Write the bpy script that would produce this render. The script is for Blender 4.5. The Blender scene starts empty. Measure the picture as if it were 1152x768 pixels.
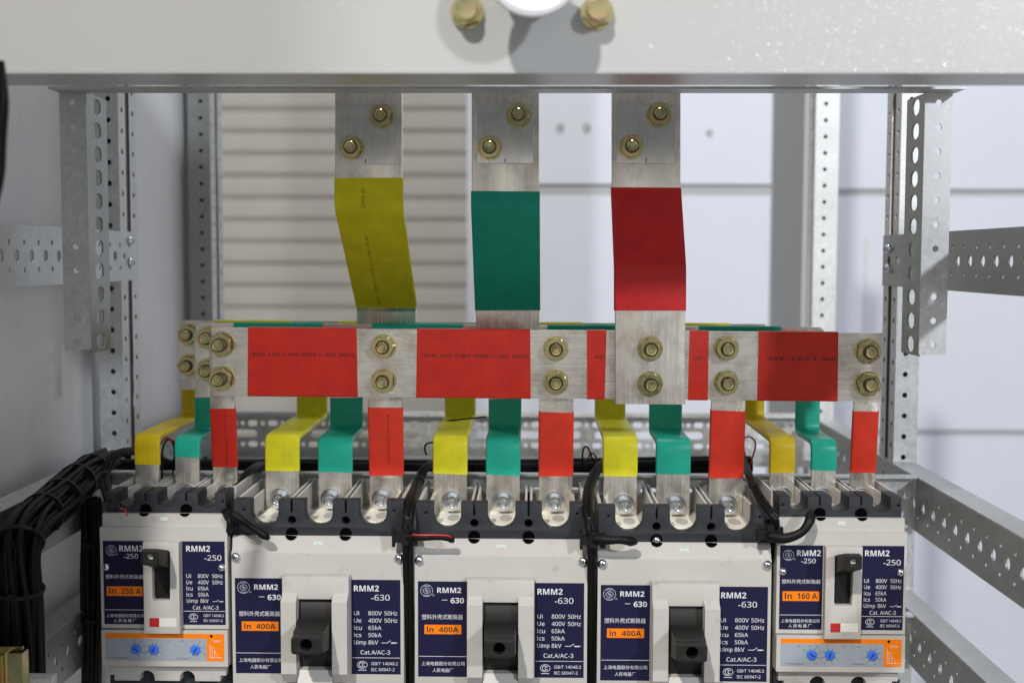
import bpy, bmesh, math, random
from mathutils import Vector, Matrix, Euler
random.seed(7)
sc = bpy.context.scene
COL = sc.collection
F = 1370.0                       # focal length in pixels of the 1152 px wide photograph
mm = 0.001
YAW, PITCH, ROLL = math.radians(1.0), math.radians(3.925), 0.0026

# ------------------------------------------------------------------ camera
cam_d = bpy.data.cameras.new("camera"); cam = bpy.data.objects.new("camera", cam_d); COL.objects.link(cam)
R = (Matrix.Rotation(YAW, 3, 'Z') @ Matrix.Rotation(math.pi/2 - PITCH, 3, 'X') @ Matrix.Rotation(ROLL, 3, 'Z'))
cam.matrix_world = R.to_4x4()
cam_d.sensor_width = 36; cam_d.lens = F/1152*36
cam_d.clip_start = 0.02; cam_d.clip_end = 60
cam_d.dof.use_dof = True; cam_d.dof.focus_distance = 1.045; cam_d.dof.aperture_fstop = 5.3
cam_d.dof.aperture_blades = 0
sc.camera = cam

def P(px, py, Y):
    d = R @ Vector(((px-576)/F, -(py-384)/F, -1.0))
    return d * (Y/d.y)

# ------------------------------------------------------------------ materials
def mat(name, base=(.5,.5,.5), rough=.5, metal=0.0, **kw):
    m = bpy.data.materials.new(name); m.use_nodes = True
    b = m.node_tree.nodes['Principled BSDF']
    b.inputs['Base Color'].default_value = (*base, 1); b.inputs['Roughness'].default_value = rough
    b.inputs['Metallic'].default_value = metal
    for k, v in kw.items(): b.inputs[k.replace('_', ' ')].default_value = v
    return m
def nd(m, t, **kw):
    n = m.node_tree.nodes.new(t)
    for k, v in kw.items():
        if k in n.inputs: n.inputs[k].default_value = v
        else: setattr(n, k, v)
    return n
def lk(m, a, b): m.node_tree.links.new(a, b)
def bsdf(m): return m.node_tree.nodes['Principled BSDF']
def coords(m, scale=(1,1,1), per_object=True):
    tc = nd(m, 'ShaderNodeTexCoord'); mp = nd(m, 'ShaderNodeMapping'); mp.inputs['Scale'].default_value = scale
    lk(m, tc.outputs['Object'], mp.inputs['Vector'])
    if per_object:
        oi = nd(m, 'ShaderNodeObjectInfo'); mu = nd(m, 'ShaderNodeMath', operation='MULTIPLY'); mu.inputs[1].default_value = 13.7
        lk(m, oi.outputs['Random'], mu.inputs[0])
        cx = nd(m, 'ShaderNodeCombineXYZ'); lk(m, mu.outputs[0], cx.inputs[0]); lk(m, mu.outputs[0], cx.inputs[2])
        lk(m, cx.outputs[0], mp.inputs['Location'])
    return mp.outputs[0]
def ramp(m, fac, stops):
    r = nd(m, 'ShaderNodeValToRGB'); el = r.color_ramp.elements
    while len(el) < len(stops): el.new(.5)
    for e, (p, c) in zip(el, stops): e.position = p; e.color = (*c, 1) if len(c) == 3 else c
    lk(m, fac, r.inputs['Fac']); return r.outputs['Color']
def noise(m, vec, scale, detail=3, rough=.55):
    n = nd(m, 'ShaderNodeTexNoise', Scale=scale, Detail=detail, Roughness=rough); lk(m, vec, n.inputs['Vector']); return n.outputs['Fac']
def bump(m, h, strength, dist):
    b = nd(m, 'ShaderNodeBump', Strength=strength, Distance=dist); lk(m, h, b.inputs['Height']); lk(m, b.outputs[0], bsdf(m).inputs['Normal'])
def g(v): return (v, v, v)
def mulc(m, a, b):
    mx = nd(m, 'ShaderNodeMix', data_type='RGBA', blend_type='MULTIPLY'); mx.inputs[0].default_value = 1
    lk(m, a, mx.inputs[6]); lk(m, b, mx.inputs[7]); return mx.outputs[2]

MT = {}
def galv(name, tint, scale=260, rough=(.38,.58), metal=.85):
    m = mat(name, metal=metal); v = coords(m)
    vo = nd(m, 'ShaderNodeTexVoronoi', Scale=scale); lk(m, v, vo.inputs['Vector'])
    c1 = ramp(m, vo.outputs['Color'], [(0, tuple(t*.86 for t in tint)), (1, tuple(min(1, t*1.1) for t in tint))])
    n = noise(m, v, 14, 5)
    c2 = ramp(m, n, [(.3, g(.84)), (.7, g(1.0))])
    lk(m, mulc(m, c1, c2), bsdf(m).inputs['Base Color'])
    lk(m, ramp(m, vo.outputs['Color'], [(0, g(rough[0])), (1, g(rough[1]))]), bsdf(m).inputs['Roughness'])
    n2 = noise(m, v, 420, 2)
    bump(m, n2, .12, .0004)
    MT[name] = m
galv('galvanised', (.60,.61,.60))
galv('galvanised_bright', (.68,.69,.69), rough=(.42,.6), metal=.6)
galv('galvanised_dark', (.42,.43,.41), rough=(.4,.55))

m = mat('busbar_metal', metal=.85); v = coords(m, (2, 2, 55))
n = noise(m, v, 10, 6, .7); v2 = coords(m, (1,1,1)); n2 = noise(m, v2, 45, 5, .65)
c = mulc(m, ramp(m, n, [(.25, (.74,.71,.66)), (.75, (.96,.92,.85))]), ramp(m, n2, [(.30, (.66,.62,.57)), (.56, (1,.985,.95))]))
lk(m, c, bsdf(m).inputs['Base Color']); lk(m, ramp(m, n, [(.2, g(.17)), (.8, g(.32))]), bsdf(m).inputs['Roughness'])
bump(m, n, .18, .0004); MT['busbar_metal'] = m            # streaks along local X
m = mat('busbar_metal_upright', metal=.85); v = coords(m, (55, 55, 2))
n = noise(m, v, 10, 6, .7); v2 = coords(m, (1,1,1)); n2 = noise(m, v2, 45, 5, .65)
c = mulc(m, ramp(m, n, [(.25, (.74,.71,.66)), (.75, (.96,.92,.85))]), ramp(m, n2, [(.30, (.66,.62,.57)), (.56, (1,.985,.95))]))
lk(m, c, bsdf(m).inputs['Base Color']); lk(m, ramp(m, n, [(.2, g(.17)), (.8, g(.32))]), bsdf(m).inputs['Roughness'])
bump(m, n, .18, .0004); MT['busbar_metal_upright'] = m
m = mat('tab_metal_shaded', metal=.9); v = coords(m, (40, 40, 2)); n = noise(m, v, 10, 5, .7); v2 = coords(m); n2 = noise(m, v2, 50, 5, .65)
lk(m, mulc(m, ramp(m, n, [(.25, (.66,.65,.62)), (.75, (.80,.79,.75))]), ramp(m, n2, [(.3, g(.8)), (.6, g(1.0))])), bsdf(m).inputs['Base Color']); bsdf(m).inputs['Roughness'].default_value = .19; MT['tab_metal_shaded'] = m  # bar metal toned darker to stand for the shade under the strip

def sleeve_mat(name, col, rough=.42):
    m = mat(name, rough=rough); v = coords(m); bsdf(m).inputs['Specular IOR Level'].default_value = .28
    n = noise(m, v, 60, 5, .6)
    lk(m, ramp(m, n, [(.25, tuple(c*.80 for c in col)), (.75, tuple(min(1, c*1.04) for c in col))]), bsdf(m).inputs['Base Color'])
    n2 = noise(m, v, 190, 3, .6); bump(m, n2, .3, .0008)
    sp = noise(m, v, 25, 4, .6); lk(m, ramp(m, sp, [(.3, g(rough-.08)), (.7, g(rough+.1))]), bsdf(m).inputs['Roughness'])
    MT[name] = m
sleeve_mat('sleeve_red', (.66,.030,.016))
sleeve_mat('sleeve_orange_red', (.86,.052,.026))
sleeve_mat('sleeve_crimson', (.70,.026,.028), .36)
sleeve_mat('sleeve_yellow', (.90,.82,.025))
sleeve_mat('sleeve_golden', (.74,.52,.010))
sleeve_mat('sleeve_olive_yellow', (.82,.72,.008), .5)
sleeve_mat('sleeve_green', (.022,.50,.34), .36)
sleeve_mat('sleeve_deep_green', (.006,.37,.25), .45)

m = mat('passivated_zinc', metal=1.0, rough=.28); v = coords(m)
n = noise(m, v, 70, 2)
lk(m, ramp(m, n, [(.28, (.66,.42,.30)), (.45, (.66,.55,.28)), (.6, (.52,.53,.27)), (.8, (.74,.61,.34))]), bsdf(m).inputs['Base Color'])
lk(m, ramp(m, noise(m, v, 200, 2), [(.3, g(.14)), (.7, g(.26))]), bsdf(m).inputs['Roughness']); MT['passivated_zinc'] = m
MT['bright_zinc'] = mat('bright_zinc', (.80,.83,.87), .2, 1.0)
m = mat('thread_dark', (.10,.08,.05), .5, .8); MT['thread_dark'] = m
MT['thread_brown'] = mat('thread_brown', (.22,.18,.10), .4, .9)

def plastic(name, col, rough=.45, bs=.06, scale=900, spec=.5):
    m = mat(name, rough=rough); v = coords(m); bsdf(m).inputs['Specular IOR Level'].default_value = spec
    n = noise(m, v, 22, 4); n9 = noise(m, v, 48, 7, .75)
    lk(m, mulc(m, ramp(m, n, [(.25, tuple(c*.93 for c in col)), (.75, col)]), ramp(m, n9, [(.30, g(.72)), (.41, g(1.0))])), bsdf(m).inputs['Base Color'])
    bump(m, noise(m, v, scale, 2), bs, .0003); MT[name] = m
plastic('beige_plastic', (.475,.455,.428))
plastic('cream_plastic', (.86,.84,.74))
plastic('slate_plastic', (.026,.028,.034), .55, .1, spec=.25)
plastic('black_plastic', (.008,.008,.008), .5, .1, spec=.25)
plastic('handle_plastic', (.013,.013,.012), .48, .15, 500, spec=.3)
MT['void_black'] = mat('void_black', (.002,.002,.002), 1.0); bsdf(MT['void_black']).inputs['Specular IOR Level'].default_value = 0
plastic('navy_label', (.0105,.0095,.040), .45, .02, spec=.2)
plastic('orange_print', (.84,.20,.003), .5, .02, spec=.2)
plastic('grey_label', (.30,.34,.39), .4, .02)
MT['white_print'] = mat('white_print', (.62,.63,.66), .5)
MT['grey_print'] = mat('grey_print', (.36,.38,.44), .5)
MT['dark_print'] = mat('dark_print', (.022,.016,.012), .6)
MT['sleeve_print_red'] = mat('sleeve_print_red', (.10,.006,.005), .6)
MT['sleeve_print_olive'] = mat('sleeve_print_olive', (.10,.09,.012), .6)
MT['teal_print'] = mat('teal_print', (.12,.42,.38), .6)
MT['pale_sticker'] = mat('pale_sticker', (.62,.66,.60), .5)
plastic('blue_dial', (.035,.16,.72), .35, .02)
plastic('red_button', (.42,.012,.010), .4, .02)
plastic('white_button', (.66,.65,.60), .4, .02)
plastic('cable_black', (.004,.004,.004), .5, .5, 260, spec=.2)
plastic('cable_red', (.45,.012,.012), .4, .02)
plastic('tie_black', (.006,.006,.006), .45, .02, spec=.3)
plastic('ceramic_white', (.80,.80,.84), .18, .0)

def paint(name, col, rough, bs, scale, spec=.5):
    m = mat(name, rough=rough); v = coords(m, per_object=False)
    n = noise(m, v, 5, 5, .6)
    lk(m, ramp(m, n, [(.25, tuple(c*.95 for c in col)), (.75, col)]), bsdf(m).inputs['Base Color'])
    bump(m, noise(m, v, scale, 2, .6), bs, .0004); MT[name] = m
paint('panel_paint', (.445,.448,.445), .30, .35, 700)
m = MT['panel_paint']; v = coords(m, per_object=False)
vo = nd(m, 'ShaderNodeTexVoronoi', Scale=1900); lk(m, v, vo.inputs['Vector'])
nm = nd(m, 'ShaderNodeVectorMath', operation='SUBTRACT'); lk(m, vo.outputs['Color'], nm.inputs[0]); nm.inputs[1].default_value = (.5,.5,.5)
ns = nd(m, 'ShaderNodeVectorMath', operation='SCALE'); ns.inputs['Scale'].default_value = .41; lk(m, nm.outputs[0], ns.inputs[0])
ge = nd(m, 'ShaderNodeNewGeometry'); na = nd(m, 'ShaderNodeVectorMath', operation='ADD'); lk(m, ge.outputs['Normal'], na.inputs[0]); lk(m, ns.outputs[0], na.inputs[1])
nn = nd(m, 'ShaderNodeVectorMath', operation='NORMALIZE'); lk(m, na.outputs[0], nn.inputs[0]); lk(m, nn.outputs[0], bsdf(m).inputs['Coat Normal'])
bsdf(m).inputs['Coat Weight'].default_value = .13; bsdf(m).inputs['Coat Roughness'].default_value = .12
paint('far_white_paint', (.61,.635,.72), .45, .05, 300)
paint('shutter_paint', (.68,.655,.61), .6, .05, 60)
paint('far_grey', (.36,.37,.37), .6, .1, 60)
paint('seam_shadow_gap', (.42,.43,.45), .8, .0, 60)
m = mat('side_sheet', metal=.0, rough=.5); v = coords(m, per_object=False)
n = noise(m, v, 7, 6, .65); n2 = noise(m, v, 90, 5, .7)
lk(m, mulc(m, ramp(m, n, [(.25, (.70,.70,.71)), (.75, (.84,.84,.85))]), ramp(m, n2, [(.25, g(.86)), (.42, g(1.0))])), bsdf(m).inputs['Base Color'])
MT['side_sheet'] = m
paint('concrete_floor', (.30,.30,.29), .7, .2, 40)
paint('wall_plaster', (.60,.60,.60), .8, .1, 60)

# ------------------------------------------------------------------ mesh helpers
def put(name, bm_or_mesh, material, parent=None, loc=None, smooth=False, bevel=0, seg=2):
    if isinstance(bm_or_mesh, bmesh.types.BMesh):
        bm = bm_or_mesh
        if bevel:
            es = [e for e in bm.edges if len(e.link_faces) == 2 and e.calc_face_angle(0) > .6]
            bmesh.ops.bevel(bm, geom=es, offset=bevel, segments=seg, affect='EDGES', profile=.5, clamp_overlap=True)
        bmesh.ops.recalc_face_normals(bm, faces=bm.faces)
        me = bpy.data.meshes.new(name); bm.to_mesh(me); bm.free()
    else: me = bm_or_mesh; me.name = name
    me.materials.clear(); me.materials.append(MT[material])
    if smooth or bevel:
        me.shade_smooth() if hasattr(me, 'shade_smooth') else None
        try: me.set_sharp_from_angle(angle=math.radians(32))
        except Exception: pass
    o = bpy.data.objects.new(name, me); COL.objects.link(o)
    if parent: o.parent = parent
    if loc is not None: o.location = loc
    return o
def empty(name, loc, label, cat, group=None):
    o = bpy.data.objects.new(name, None); COL.objects.link(o); o.location = loc; o.empty_display_size = .02
    return tag(o, label, cat, group)
def tag(o, label, cat, group=None):
    o['label'] = label; o['category'] = cat
    if group: o['group'] = group
    return o
def struct(o, kind='structure'): o['kind'] = kind; return o

def box(bm, x0, x1, y0, y1, z0, z1):
    vs = [bm.verts.new((x, y, z)) for x in (x0, x1) for y in (y0, y1) for z in (z0, z1)]
    for f in ((0,1,3,2), (4,6,7,5), (0,4,5,1), (2,3,7,6), (0,2,6,4), (1,5,7,3)): bm.faces.new([vs[i] for i in f])
    return vs
def hexa(bm, A, B):
    """loft between two 4-point loops"""
    a = [bm.verts.new(p) for p in A]; b = [bm.verts.new(p) for p in B]
    bm.faces.new(a[::-1]); bm.faces.new(b)
    for i in range(4): bm.faces.new((a[i], a[(i+1) % 4], b[(i+1) % 4], b[i]))
def cyl(bm, c, r, y0, y1, n=24, r2=None, rot=0):
    """cylinder along Y at (x,z)=c"""
    r2 = r if r2 is None else r2
    a = [bm.verts.new((c[0]+r*math.cos(2*math.pi*i/n+rot), y0, c[1]+r*math.sin(2*math.pi*i/n+rot))) for i in range(n)]
    b = [bm.verts.new((c[0]+r2*math.cos(2*math.pi*i/n+rot), y1, c[1]+r2*math.sin(2*math.pi*i/n+rot))) for i in range(n)]
    bm.faces.new(a); bm.faces.new(b[::-1])
    for i in range(n): bm.faces.new((a[i], b[i], b[(i+1) % n], a[(i+1) % n]))
def lathe(bm, c, prof, n=32):
    """profile of (r, y) turned about the Y axis through (x,z)=c"""
    rings = []
    for r, y in prof:
        if r < 1e-6: rings.append([bm.verts.new((c[0], y, c[1]))])
        else: rings.append([bm.verts.new((c[0]+r*math.cos(2*math.pi*i/n), y, c[1]+r*math.sin(2*math.pi*i/n))) for i in range(n)])
    for a, b in zip(rings, rings[1:]):
        for i in range(n):
            j = (i+1) % n
            if len(a) == 1 and len(b) == 1: continue
            if len(a) == 1: bm.faces.new((a[0], b[i], b[j]))
            elif len(b) == 1: bm.faces.new((a[i], b[0], a[j]))
            else: bm.faces.new((a[i], b[i], b[j], a[j]))
def prism_x(bm, prof, x0, x1):
    """(y,z) polygon extruded along X"""
    a = [bm.verts.new((x0, y, z)) for y, z in prof]; b = [bm.verts.new((x1, y, z)) for y, z in prof]
    bm.faces.new(a); bm.faces.new(b[::-1])
    for i in range(len(prof)): j = (i+1) % len(prof); bm.faces.new((a[i], b[i], b[j], a[j]))

def circ(cx, cy, r, n=14, ry=None):
    ry = ry or r
    return [(cx+r*math.cos(2*math.pi*i/n), cy+ry*math.sin(2*math.pi*i/n)) for i in range(n)]
def rrect(cx, cy, w, h, rx, ry, k=4):
    pts = []
    for sx, sy, a0 in ((1,1,0), (-1,1,90), (-1,-1,180), (1,-1,270)):
        for i in range(k+1):
            a = math.radians(a0+90*i/k); pts.append((cx+sx*(w/2-rx)+rx*math.cos(a), cy+sy*(h/2-ry)+ry*math.sin(a)))
    return pts
def rect(x0, x1, y0, y1): return [(x0,y0), (x1,y0), (x1,y1), (x0,y1)]
def plate(loops, t, plane='XZ', off=0, bev=0):
    """2-D outline with holes -> sheet of thickness t. plane XZ: sheet occupies y off..off+t; YZ: x off..off+t"""
    cu = bpy.data.curves.new('c', 'CURVE'); cu.dimensions = '2D'; cu.fill_mode = 'BOTH'
    for lp in loops:
        s = cu.splines.new('POLY'); s.points.add(len(lp)-1); s.use_cyclic_u = True
        for p, q in zip(s.points, lp): p.co = (q[0], q[1], 0, 1)
    cu.extrude = t/2 - bev
    if bev: cu.bevel_depth = bev; cu.bevel_resolution = 1; cu.offset = -bev
    ob = bpy.data.objects.new('c', cu); me = bpy.data.meshes.new_from_object(ob)
    bpy.data.objects.remove(ob); bpy.data.curves.remove(cu)
    for v in me.vertices:
        a, b, c = v.co
        v.co = (a, off+t/2+c, b) if plane == 'XZ' else (off+t/2+c, a, b) if plane == 'YZ' else (a, b, off+t/2+c)
    bm = bmesh.new(); bm.from_mesh(me); bpy.data.meshes.remove(me)
    bmesh.ops.remove_doubles(bm, verts=bm.verts, dist=1e-6)
    return bm
def merge(bm, other):
    me = bpy.data.meshes.new('t'); other.to_mesh(me); other.free(); bm.from_mesh(me); bpy.data.meshes.remove(me); return bm

def column(x0, x1, z0, z1, pitch, first, holefn, t, plane, off):
    """tall sheet built of one-pitch cells, each with the holes holefn(z) gives"""
    one = plate([rect(x0, x1, -pitch/2, pitch/2)] + holefn(0), t, plane, off)
    me = bpy.data.meshes.new('t'); one.to_mesh(me); one.free(); bm = bmesh.new(); z = first; n = 0
    while z + pitch/2 <= z1:
        k = len(bm.verts); bm.from_mesh(me); bm.verts.ensure_lookup_table()
        for v in bm.verts[k:]: v.co.z += z
        z += pitch; n += 1
    bpy.data.meshes.remove(me)
    merge(bm, plate([rect(x0, x1, z0, first-pitch/2)], t, plane, off)); merge(bm, plate([rect(x0, x1, z-pitch/2, z1)], t, plane, off))
    bmesh.ops.remove_doubles(bm, verts=bm.verts, dist=2e-6); return bm
def fillet(pts, r, n=6):
    out = [Vector(pts[0])]
    for a, b, c in zip(pts, pts[1:], pts[2:]):
        a, b, c = Vector(a), Vector(b), Vector(c)
        d1 = (a-b).normalized(); d2 = (c-b).normalized(); ang = d1.angle(d2)
        if ang > math.pi-.02: out.append(b); continue
        L = min(r/math.tan(ang/2), (a-b).length*.48, (c-b).length*.48)
        p0, p2 = b+d1*L, b+d2*L
        for i in range(n+1):
            t = i/n; out.append(p0*(1-t)**2 + b*2*t*(1-t) + p2*t*t)
    out.append(Vector(pts[-1])); return out
def cutpath(path, s0, s1):
    """portion of a (x,y,z) polyline between z = s0 (upper) and s1 (lower) measured by arclength"""
    out = []; acc = 0
    for a, b in zip(path, path[1:]):
        L = (b-a).length
        if L < 1e-9: continue
        lo, hi = max(s0, acc), min(s1, acc+L)
        if lo < hi:
            p, q = a.lerp(b, (lo-acc)/L), a.lerp(b, (hi-acc)/L)
            if not out or (out[-1]-p).length > 1e-7: out.append(p)
            out.append(q)
        acc += L
    return out
def plen(path): return sum((b-a).length for a, b in zip(path, path[1:]))
def strip(path, w, t, ch, grow=0.0):
    """flat bar: width w along X, thickness t normal to path (path lies in YZ planes), chamfered/rounded corners"""
    hw, ht = w/2+grow, t/2+grow; k = ch+grow*.8
    sec = []
    for sx, sn, a0 in ((1,1,0), (-1,1,90), (-1,-1,180), (1,-1,270)):
        for i in range(4):
            a = math.radians(a0+30*i); sec.append((sx*(hw-k)+k*math.cos(a), sn*(ht-k)+k*math.sin(a)))
    bm = bmesh.new(); rings = []
    for i, p in enumerate(path):
        a = path[max(i-1, 0)]; b = path[min(i+1, len(path)-1)]; tg = (b-a); tg.x = 0; tg.normalize()
        nrm = Vector((0, -tg.z, tg.y))
        sc_ = 1.0
        if 0 < i < len(path)-1:
            u = (p-a); u.x = 0; u.normalize(); c = u.dot(tg); sc_ = 1/max(.6, c)
        rings.append([bm.verts.new(p + Vector((x, 0, 0)) + nrm*n_*sc_) for x, n_ in sec])
    if grow:
        ph = random.random()*6
        for ring, a, b in ((rings[0], path[0], path[1]), (rings[-1], path[-1], path[-2])):
            d = (b-a).normalized(); f = max(1, len(path)*0)
            for v in ring: v.co += d*(1.1*mm*(1+math.sin((v.co.x-path[0].x)*95+ph))*.5)
    for r0, r1 in zip(rings, rings[1:]):
        for i in range(len(sec)): j = (i+1) % len(sec); bm.faces.new((r0[i], r0[j], r1[j], r1[i]))
    bm.faces.new(rings[0]); bm.faces.new(rings[-1][::-1]); return bm
def smoothpath(pts, n=8):
    pts = [Vector(p) for p in pts]; q = [pts[0]*2-pts[1]] + pts + [pts[-1]*2-pts[-2]]; out = []
    for i in range(1, len(q)-2):
        for k in range(n):
            t = k/n; a, b, c, d = q[i-1:i+3]
            out.append(.5*((2*b)+(-a+c)*t+(2*a-5*b+4*c-d)*t*t+(-a+3*b-3*c+d)*t**3))
    out.append(pts[-1]); return out
def tube(bm, path, r, n=10, caps=True):
    up = Vector((0, 0, 1)); rings = []; prev = None
    for i, p in enumerate(path):
        tg = (path[min(i+1, len(path)-1)] - path[max(i-1, 0)]).normalized()
        if prev is None: u = tg.orthogonal().normalized()
        else: u = (prev - tg*prev.dot(tg)).normalized()
        prev = u; w = tg.cross(u)
        rr = r(i/(len(path)-1)) if callable(r) else r
        rings.append([bm.verts.new(p + (u*math.cos(2*math.pi*k/n)+w*math.sin(2*math.pi*k/n))*rr) for k in range(n)])
    for a, b in zip(rings, rings[1:]):
        for k in range(n): j = (k+1) % n; bm.faces.new((a[k], a[j], b[j], b[k]))
    if caps: bm.faces.new(rings[0][::-1]); bm.faces.new(rings[-1])

# ------------------------------------------------------------------ lettering
def sansify(s, bold):
    out = ''
    for ch in s:
        if ch == 'I': out += chr(0x1D5F9 if bold else 0x1D5C5)
        elif 'A' <= ch <= 'Z': out += chr((0x1D5D4 if bold else 0x1D5A0) + ord(ch)-65)
        elif 'a' <= ch <= 'z': out += chr((0x1D5EE if bold else 0x1D5BA) + ord(ch)-97)
        elif '0' <= ch <= '9': out += chr((0x1D7EC if bold else 0x1D7E2) + ord(ch)-48)
        else: out += ch
    return out
def text_mesh(s, bold=0):
    s = sansify(s, bold >= .02); bold = 0
    cu = bpy.data.curves.new('t', 'FONT'); cu.body = s; cu.size = 1; cu.resolution_u = 3; cu.offset = bold; cu.extrude = .012
    ob = bpy.data.objects.new('t', cu); me = bpy.data.meshes.new_from_object(ob)
    bpy.data.objects.remove(ob); bpy.data.curves.remove(cu); return me
_h = text_mesh('H'); CAP = max(v.co.y for v in _h.vertices); bpy.data.meshes.remove(_h)
def txt(bm, s, x, z, cap, y=0, width=None, bold=0, ang=0, cjk=False):
    """writes s with its left baseline end at (x, z) in the XZ plane, facing -Y; width fits the run"""
    me = text_mesh(s, bold); 
    if not me.vertices: bpy.data.meshes.remove(me); return
    xs = [v.co.x for v in me.vertices]; x0, x1 = min(xs), max(xs)
    if cjk: y0, y1 = min(v.co.y for v in me.vertices), max(v.co.y for v in me.vertices); k = cap/(y1-y0); yo = y0
    else: k = cap/CAP; yo = 0
    kx = width/(x1-x0) if width else k
    ca, sa = math.cos(ang), math.sin(ang)
    for v in me.vertices:
        a, b, c = (v.co.x-x0)*kx, (v.co.y-yo)*k, v.co.z
        v.co = (x+a*ca-b*sa, y-.00003-c*k*.3, z+a*sa+b*ca)
    bm.from_mesh(me); bpy.data.meshes.remove(me)
def ring2d(bm, cx, cz, rx, rz, w, y, n=28):
    merge(bm, plate([circ(cx, cz, rx, n, rz), circ(cx, cz, rx-w, n, rz-w)], .00006, 'XZ', y-.00008))
def flat(bm, x0, x1, z0, z1, y, t=.00006): box(bm, x0, x1, y-t-.00002, y-.00002, z0, z1)
def seg2(bm, x0, z0, x1, z1, w, y):
    d = Vector((x1-x0, 0, z1-z0)).normalized(); n_ = Vector((-d.z, 0, d.x))*w/2
    a, b = Vector((x0, y-.00008, z0)), Vector((x1, y-.00008, z1)); t = Vector((0, .00006, 0))
    hexa(bm, [a-n_, b-n_, b+n_, a+n_], [a-n_+t, b-n_+t, b+n_+t, a+n_+t])
def emblem(bm, cx, cz, r, y):
    ring2d(bm, cx, cz, r, r, r*.09, y); ring2d(bm, cx, cz, r*.62, r*.5, r*.1, y-.00002)
    flat(bm, cx-r*.62, cx+r*.62, cz+r*.68, cz+r*.78, y); flat(bm, cx-r*.62, cx+r*.62, cz-r*.78, cz-r*.68, y)
    seg2(bm, cx-r*.32, cz+r*.02, cx+r*.05, cz+r*.28, r*.12, y); seg2(bm, cx-r*.18, cz-r*.05, cx+r*.25, cz+r*.05, r*.12, y-.00003)
    seg2(bm, cx-r*.05, cz-r*.28, cx+r*.3, cz-r*.02, r*.12, y)
    ring2d(bm, cx+r*1.08, cz-r*.72, r*.16, r*.16, r*.05, y)
def ccc(bm, cx, cz, rx, rz, y):
    ring2d(bm, cx, cz, rx, rz, rz*.12, y)
    for k, rr in enumerate((.62, .42)):
        for a0 in range(50, 310, 26):
            a, b = math.radians(a0), math.radians(a0+26)
            o = (-.12+.42*k)*rx
            seg2(bm, cx+o+rx*rr*.75*math.cos(a), cz+rz*rr*math.sin(a), cx+o+rx*rr*.75*math.cos(b), cz+rz*rr*math.sin(b), rz*.15, y-.00001*k)
    flat(bm, cx-rx*.8, cx+rx*.8, cz-rz*1.5, cz-rz*1.35, y)

# ------------------------------------------------------------------ fasteners
def bolt_end(parent, x, y, z, s=1.0, stick=5*mm, finish='passivated_zinc', turn=None):
    """through bolt whose threaded end, nut and washer face the viewer (-Y); y = surface"""
    bm = bmesh.new(); tn = random.random() if turn is None else turn
    lathe(bm, (0, 0), [(5.4*mm*s, 0), (5.4*mm*s, -(11.5*mm*s+stick)+1.2*mm), (4.5*mm*s, -(11.5*mm*s+stick)), (3.3*mm*s, -(11.5*mm*s+stick)+.1*mm), (2.7*mm*s, -(11.5*mm*s+stick)+.9*mm), (0, -(11.5*mm*s+stick)+1.0*mm)], 24)
    b = put('bolt', bm, finish, parent, (x, y, z), smooth=True)
    bm = bmesh.new()
    for k in range(int(stick/(1.0*mm))+1):
        yy = -(9.8*mm*s) - k*1.05*mm
        lathe(bm, (0, 0), [(5.4*mm*s, yy), (5.75*mm*s, yy-.35*mm), (5.4*mm*s, yy-.7*mm)], 20)
    put('thread', bm, 'thread_brown', b, smooth=True)
    bm = bmesh.new(); cyl(bm, (0, 0), 11.2*mm*s, -1.8*mm*s, 0, 32); put('washer', bm, finish, b, bevel=.35*mm, seg=1)
    bm = bmesh.new(); cyl(bm, (0, 0), 8.4*mm*s, -3.6*mm*s, -1.8*mm*s, 28); put('spring_washer', bm, finish, b, bevel=.3*mm, seg=1)
    # nut: hexagon intersected with a cone for the chamfered crown
    bm = bmesh.new(); n = 36; R6 = 10.1*mm*s
    def hr(a): return R6*math.cos(math.pi/6)/math.cos((a % (math.pi/3))-math.pi/6)
    rings = []
    for yy, cap in ((-3.6*mm*s, 9.5*mm*s), (-4.4*mm*s, 1), (-10.2*mm*s, 1), (-11.2*mm*s, 9.2*mm*s), (-11.2*mm*s, 6.2*mm*s), (-10.6*mm*s, 5.8*mm*s)):
        rings.append([])
        for i in range(n):
            a = 2*math.pi*i/n; r = min(hr(a), cap); rings[-1].append(bm.verts.new((r*math.cos(a+tn), yy, r*math.sin(a+tn))))
    for a, c in zip(rings, rings[1:]):
        for i in range(n): j = (i+1) % n; bm.faces.new((a[i], c[i], c[j], a[j]))
    put('nut', bm, finish, b, smooth=True)
    return b
def socket_screw(parent, x, y, z, rw=9.3*mm, rh=6.2*mm, h=9*mm, name='terminal_screw'):
    bm = bmesh.new()
    lathe(bm, (0, 0), [(rh, -3*mm), (rh, -3*mm-h+1*mm), (rh-.9*mm, -3*mm-h), (rh*.62, -3*mm-h), (rh*.52, -3*mm-h+.4*mm)], 28)
    hexr = rh*.52
    lathe(bm, (0, 0), [(hexr, -3*mm-h+.4*mm), (hexr, -3*mm-h+4*mm), (0, -3*mm-h+4.2*mm)], 6)
    s = put(name, bm, 'bright_zinc', parent, (x, y, z), smooth=True)
    bm = bmesh.new(); cyl(bm, (0, 0), rw, -1.6*mm, 0, 32); cyl(bm, (0, 0), rw*.78, -3*mm, -1.6*mm, 28)
    put('washer', bm, 'bright_zinc', s, bevel=.35*mm, seg=1); return s
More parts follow.
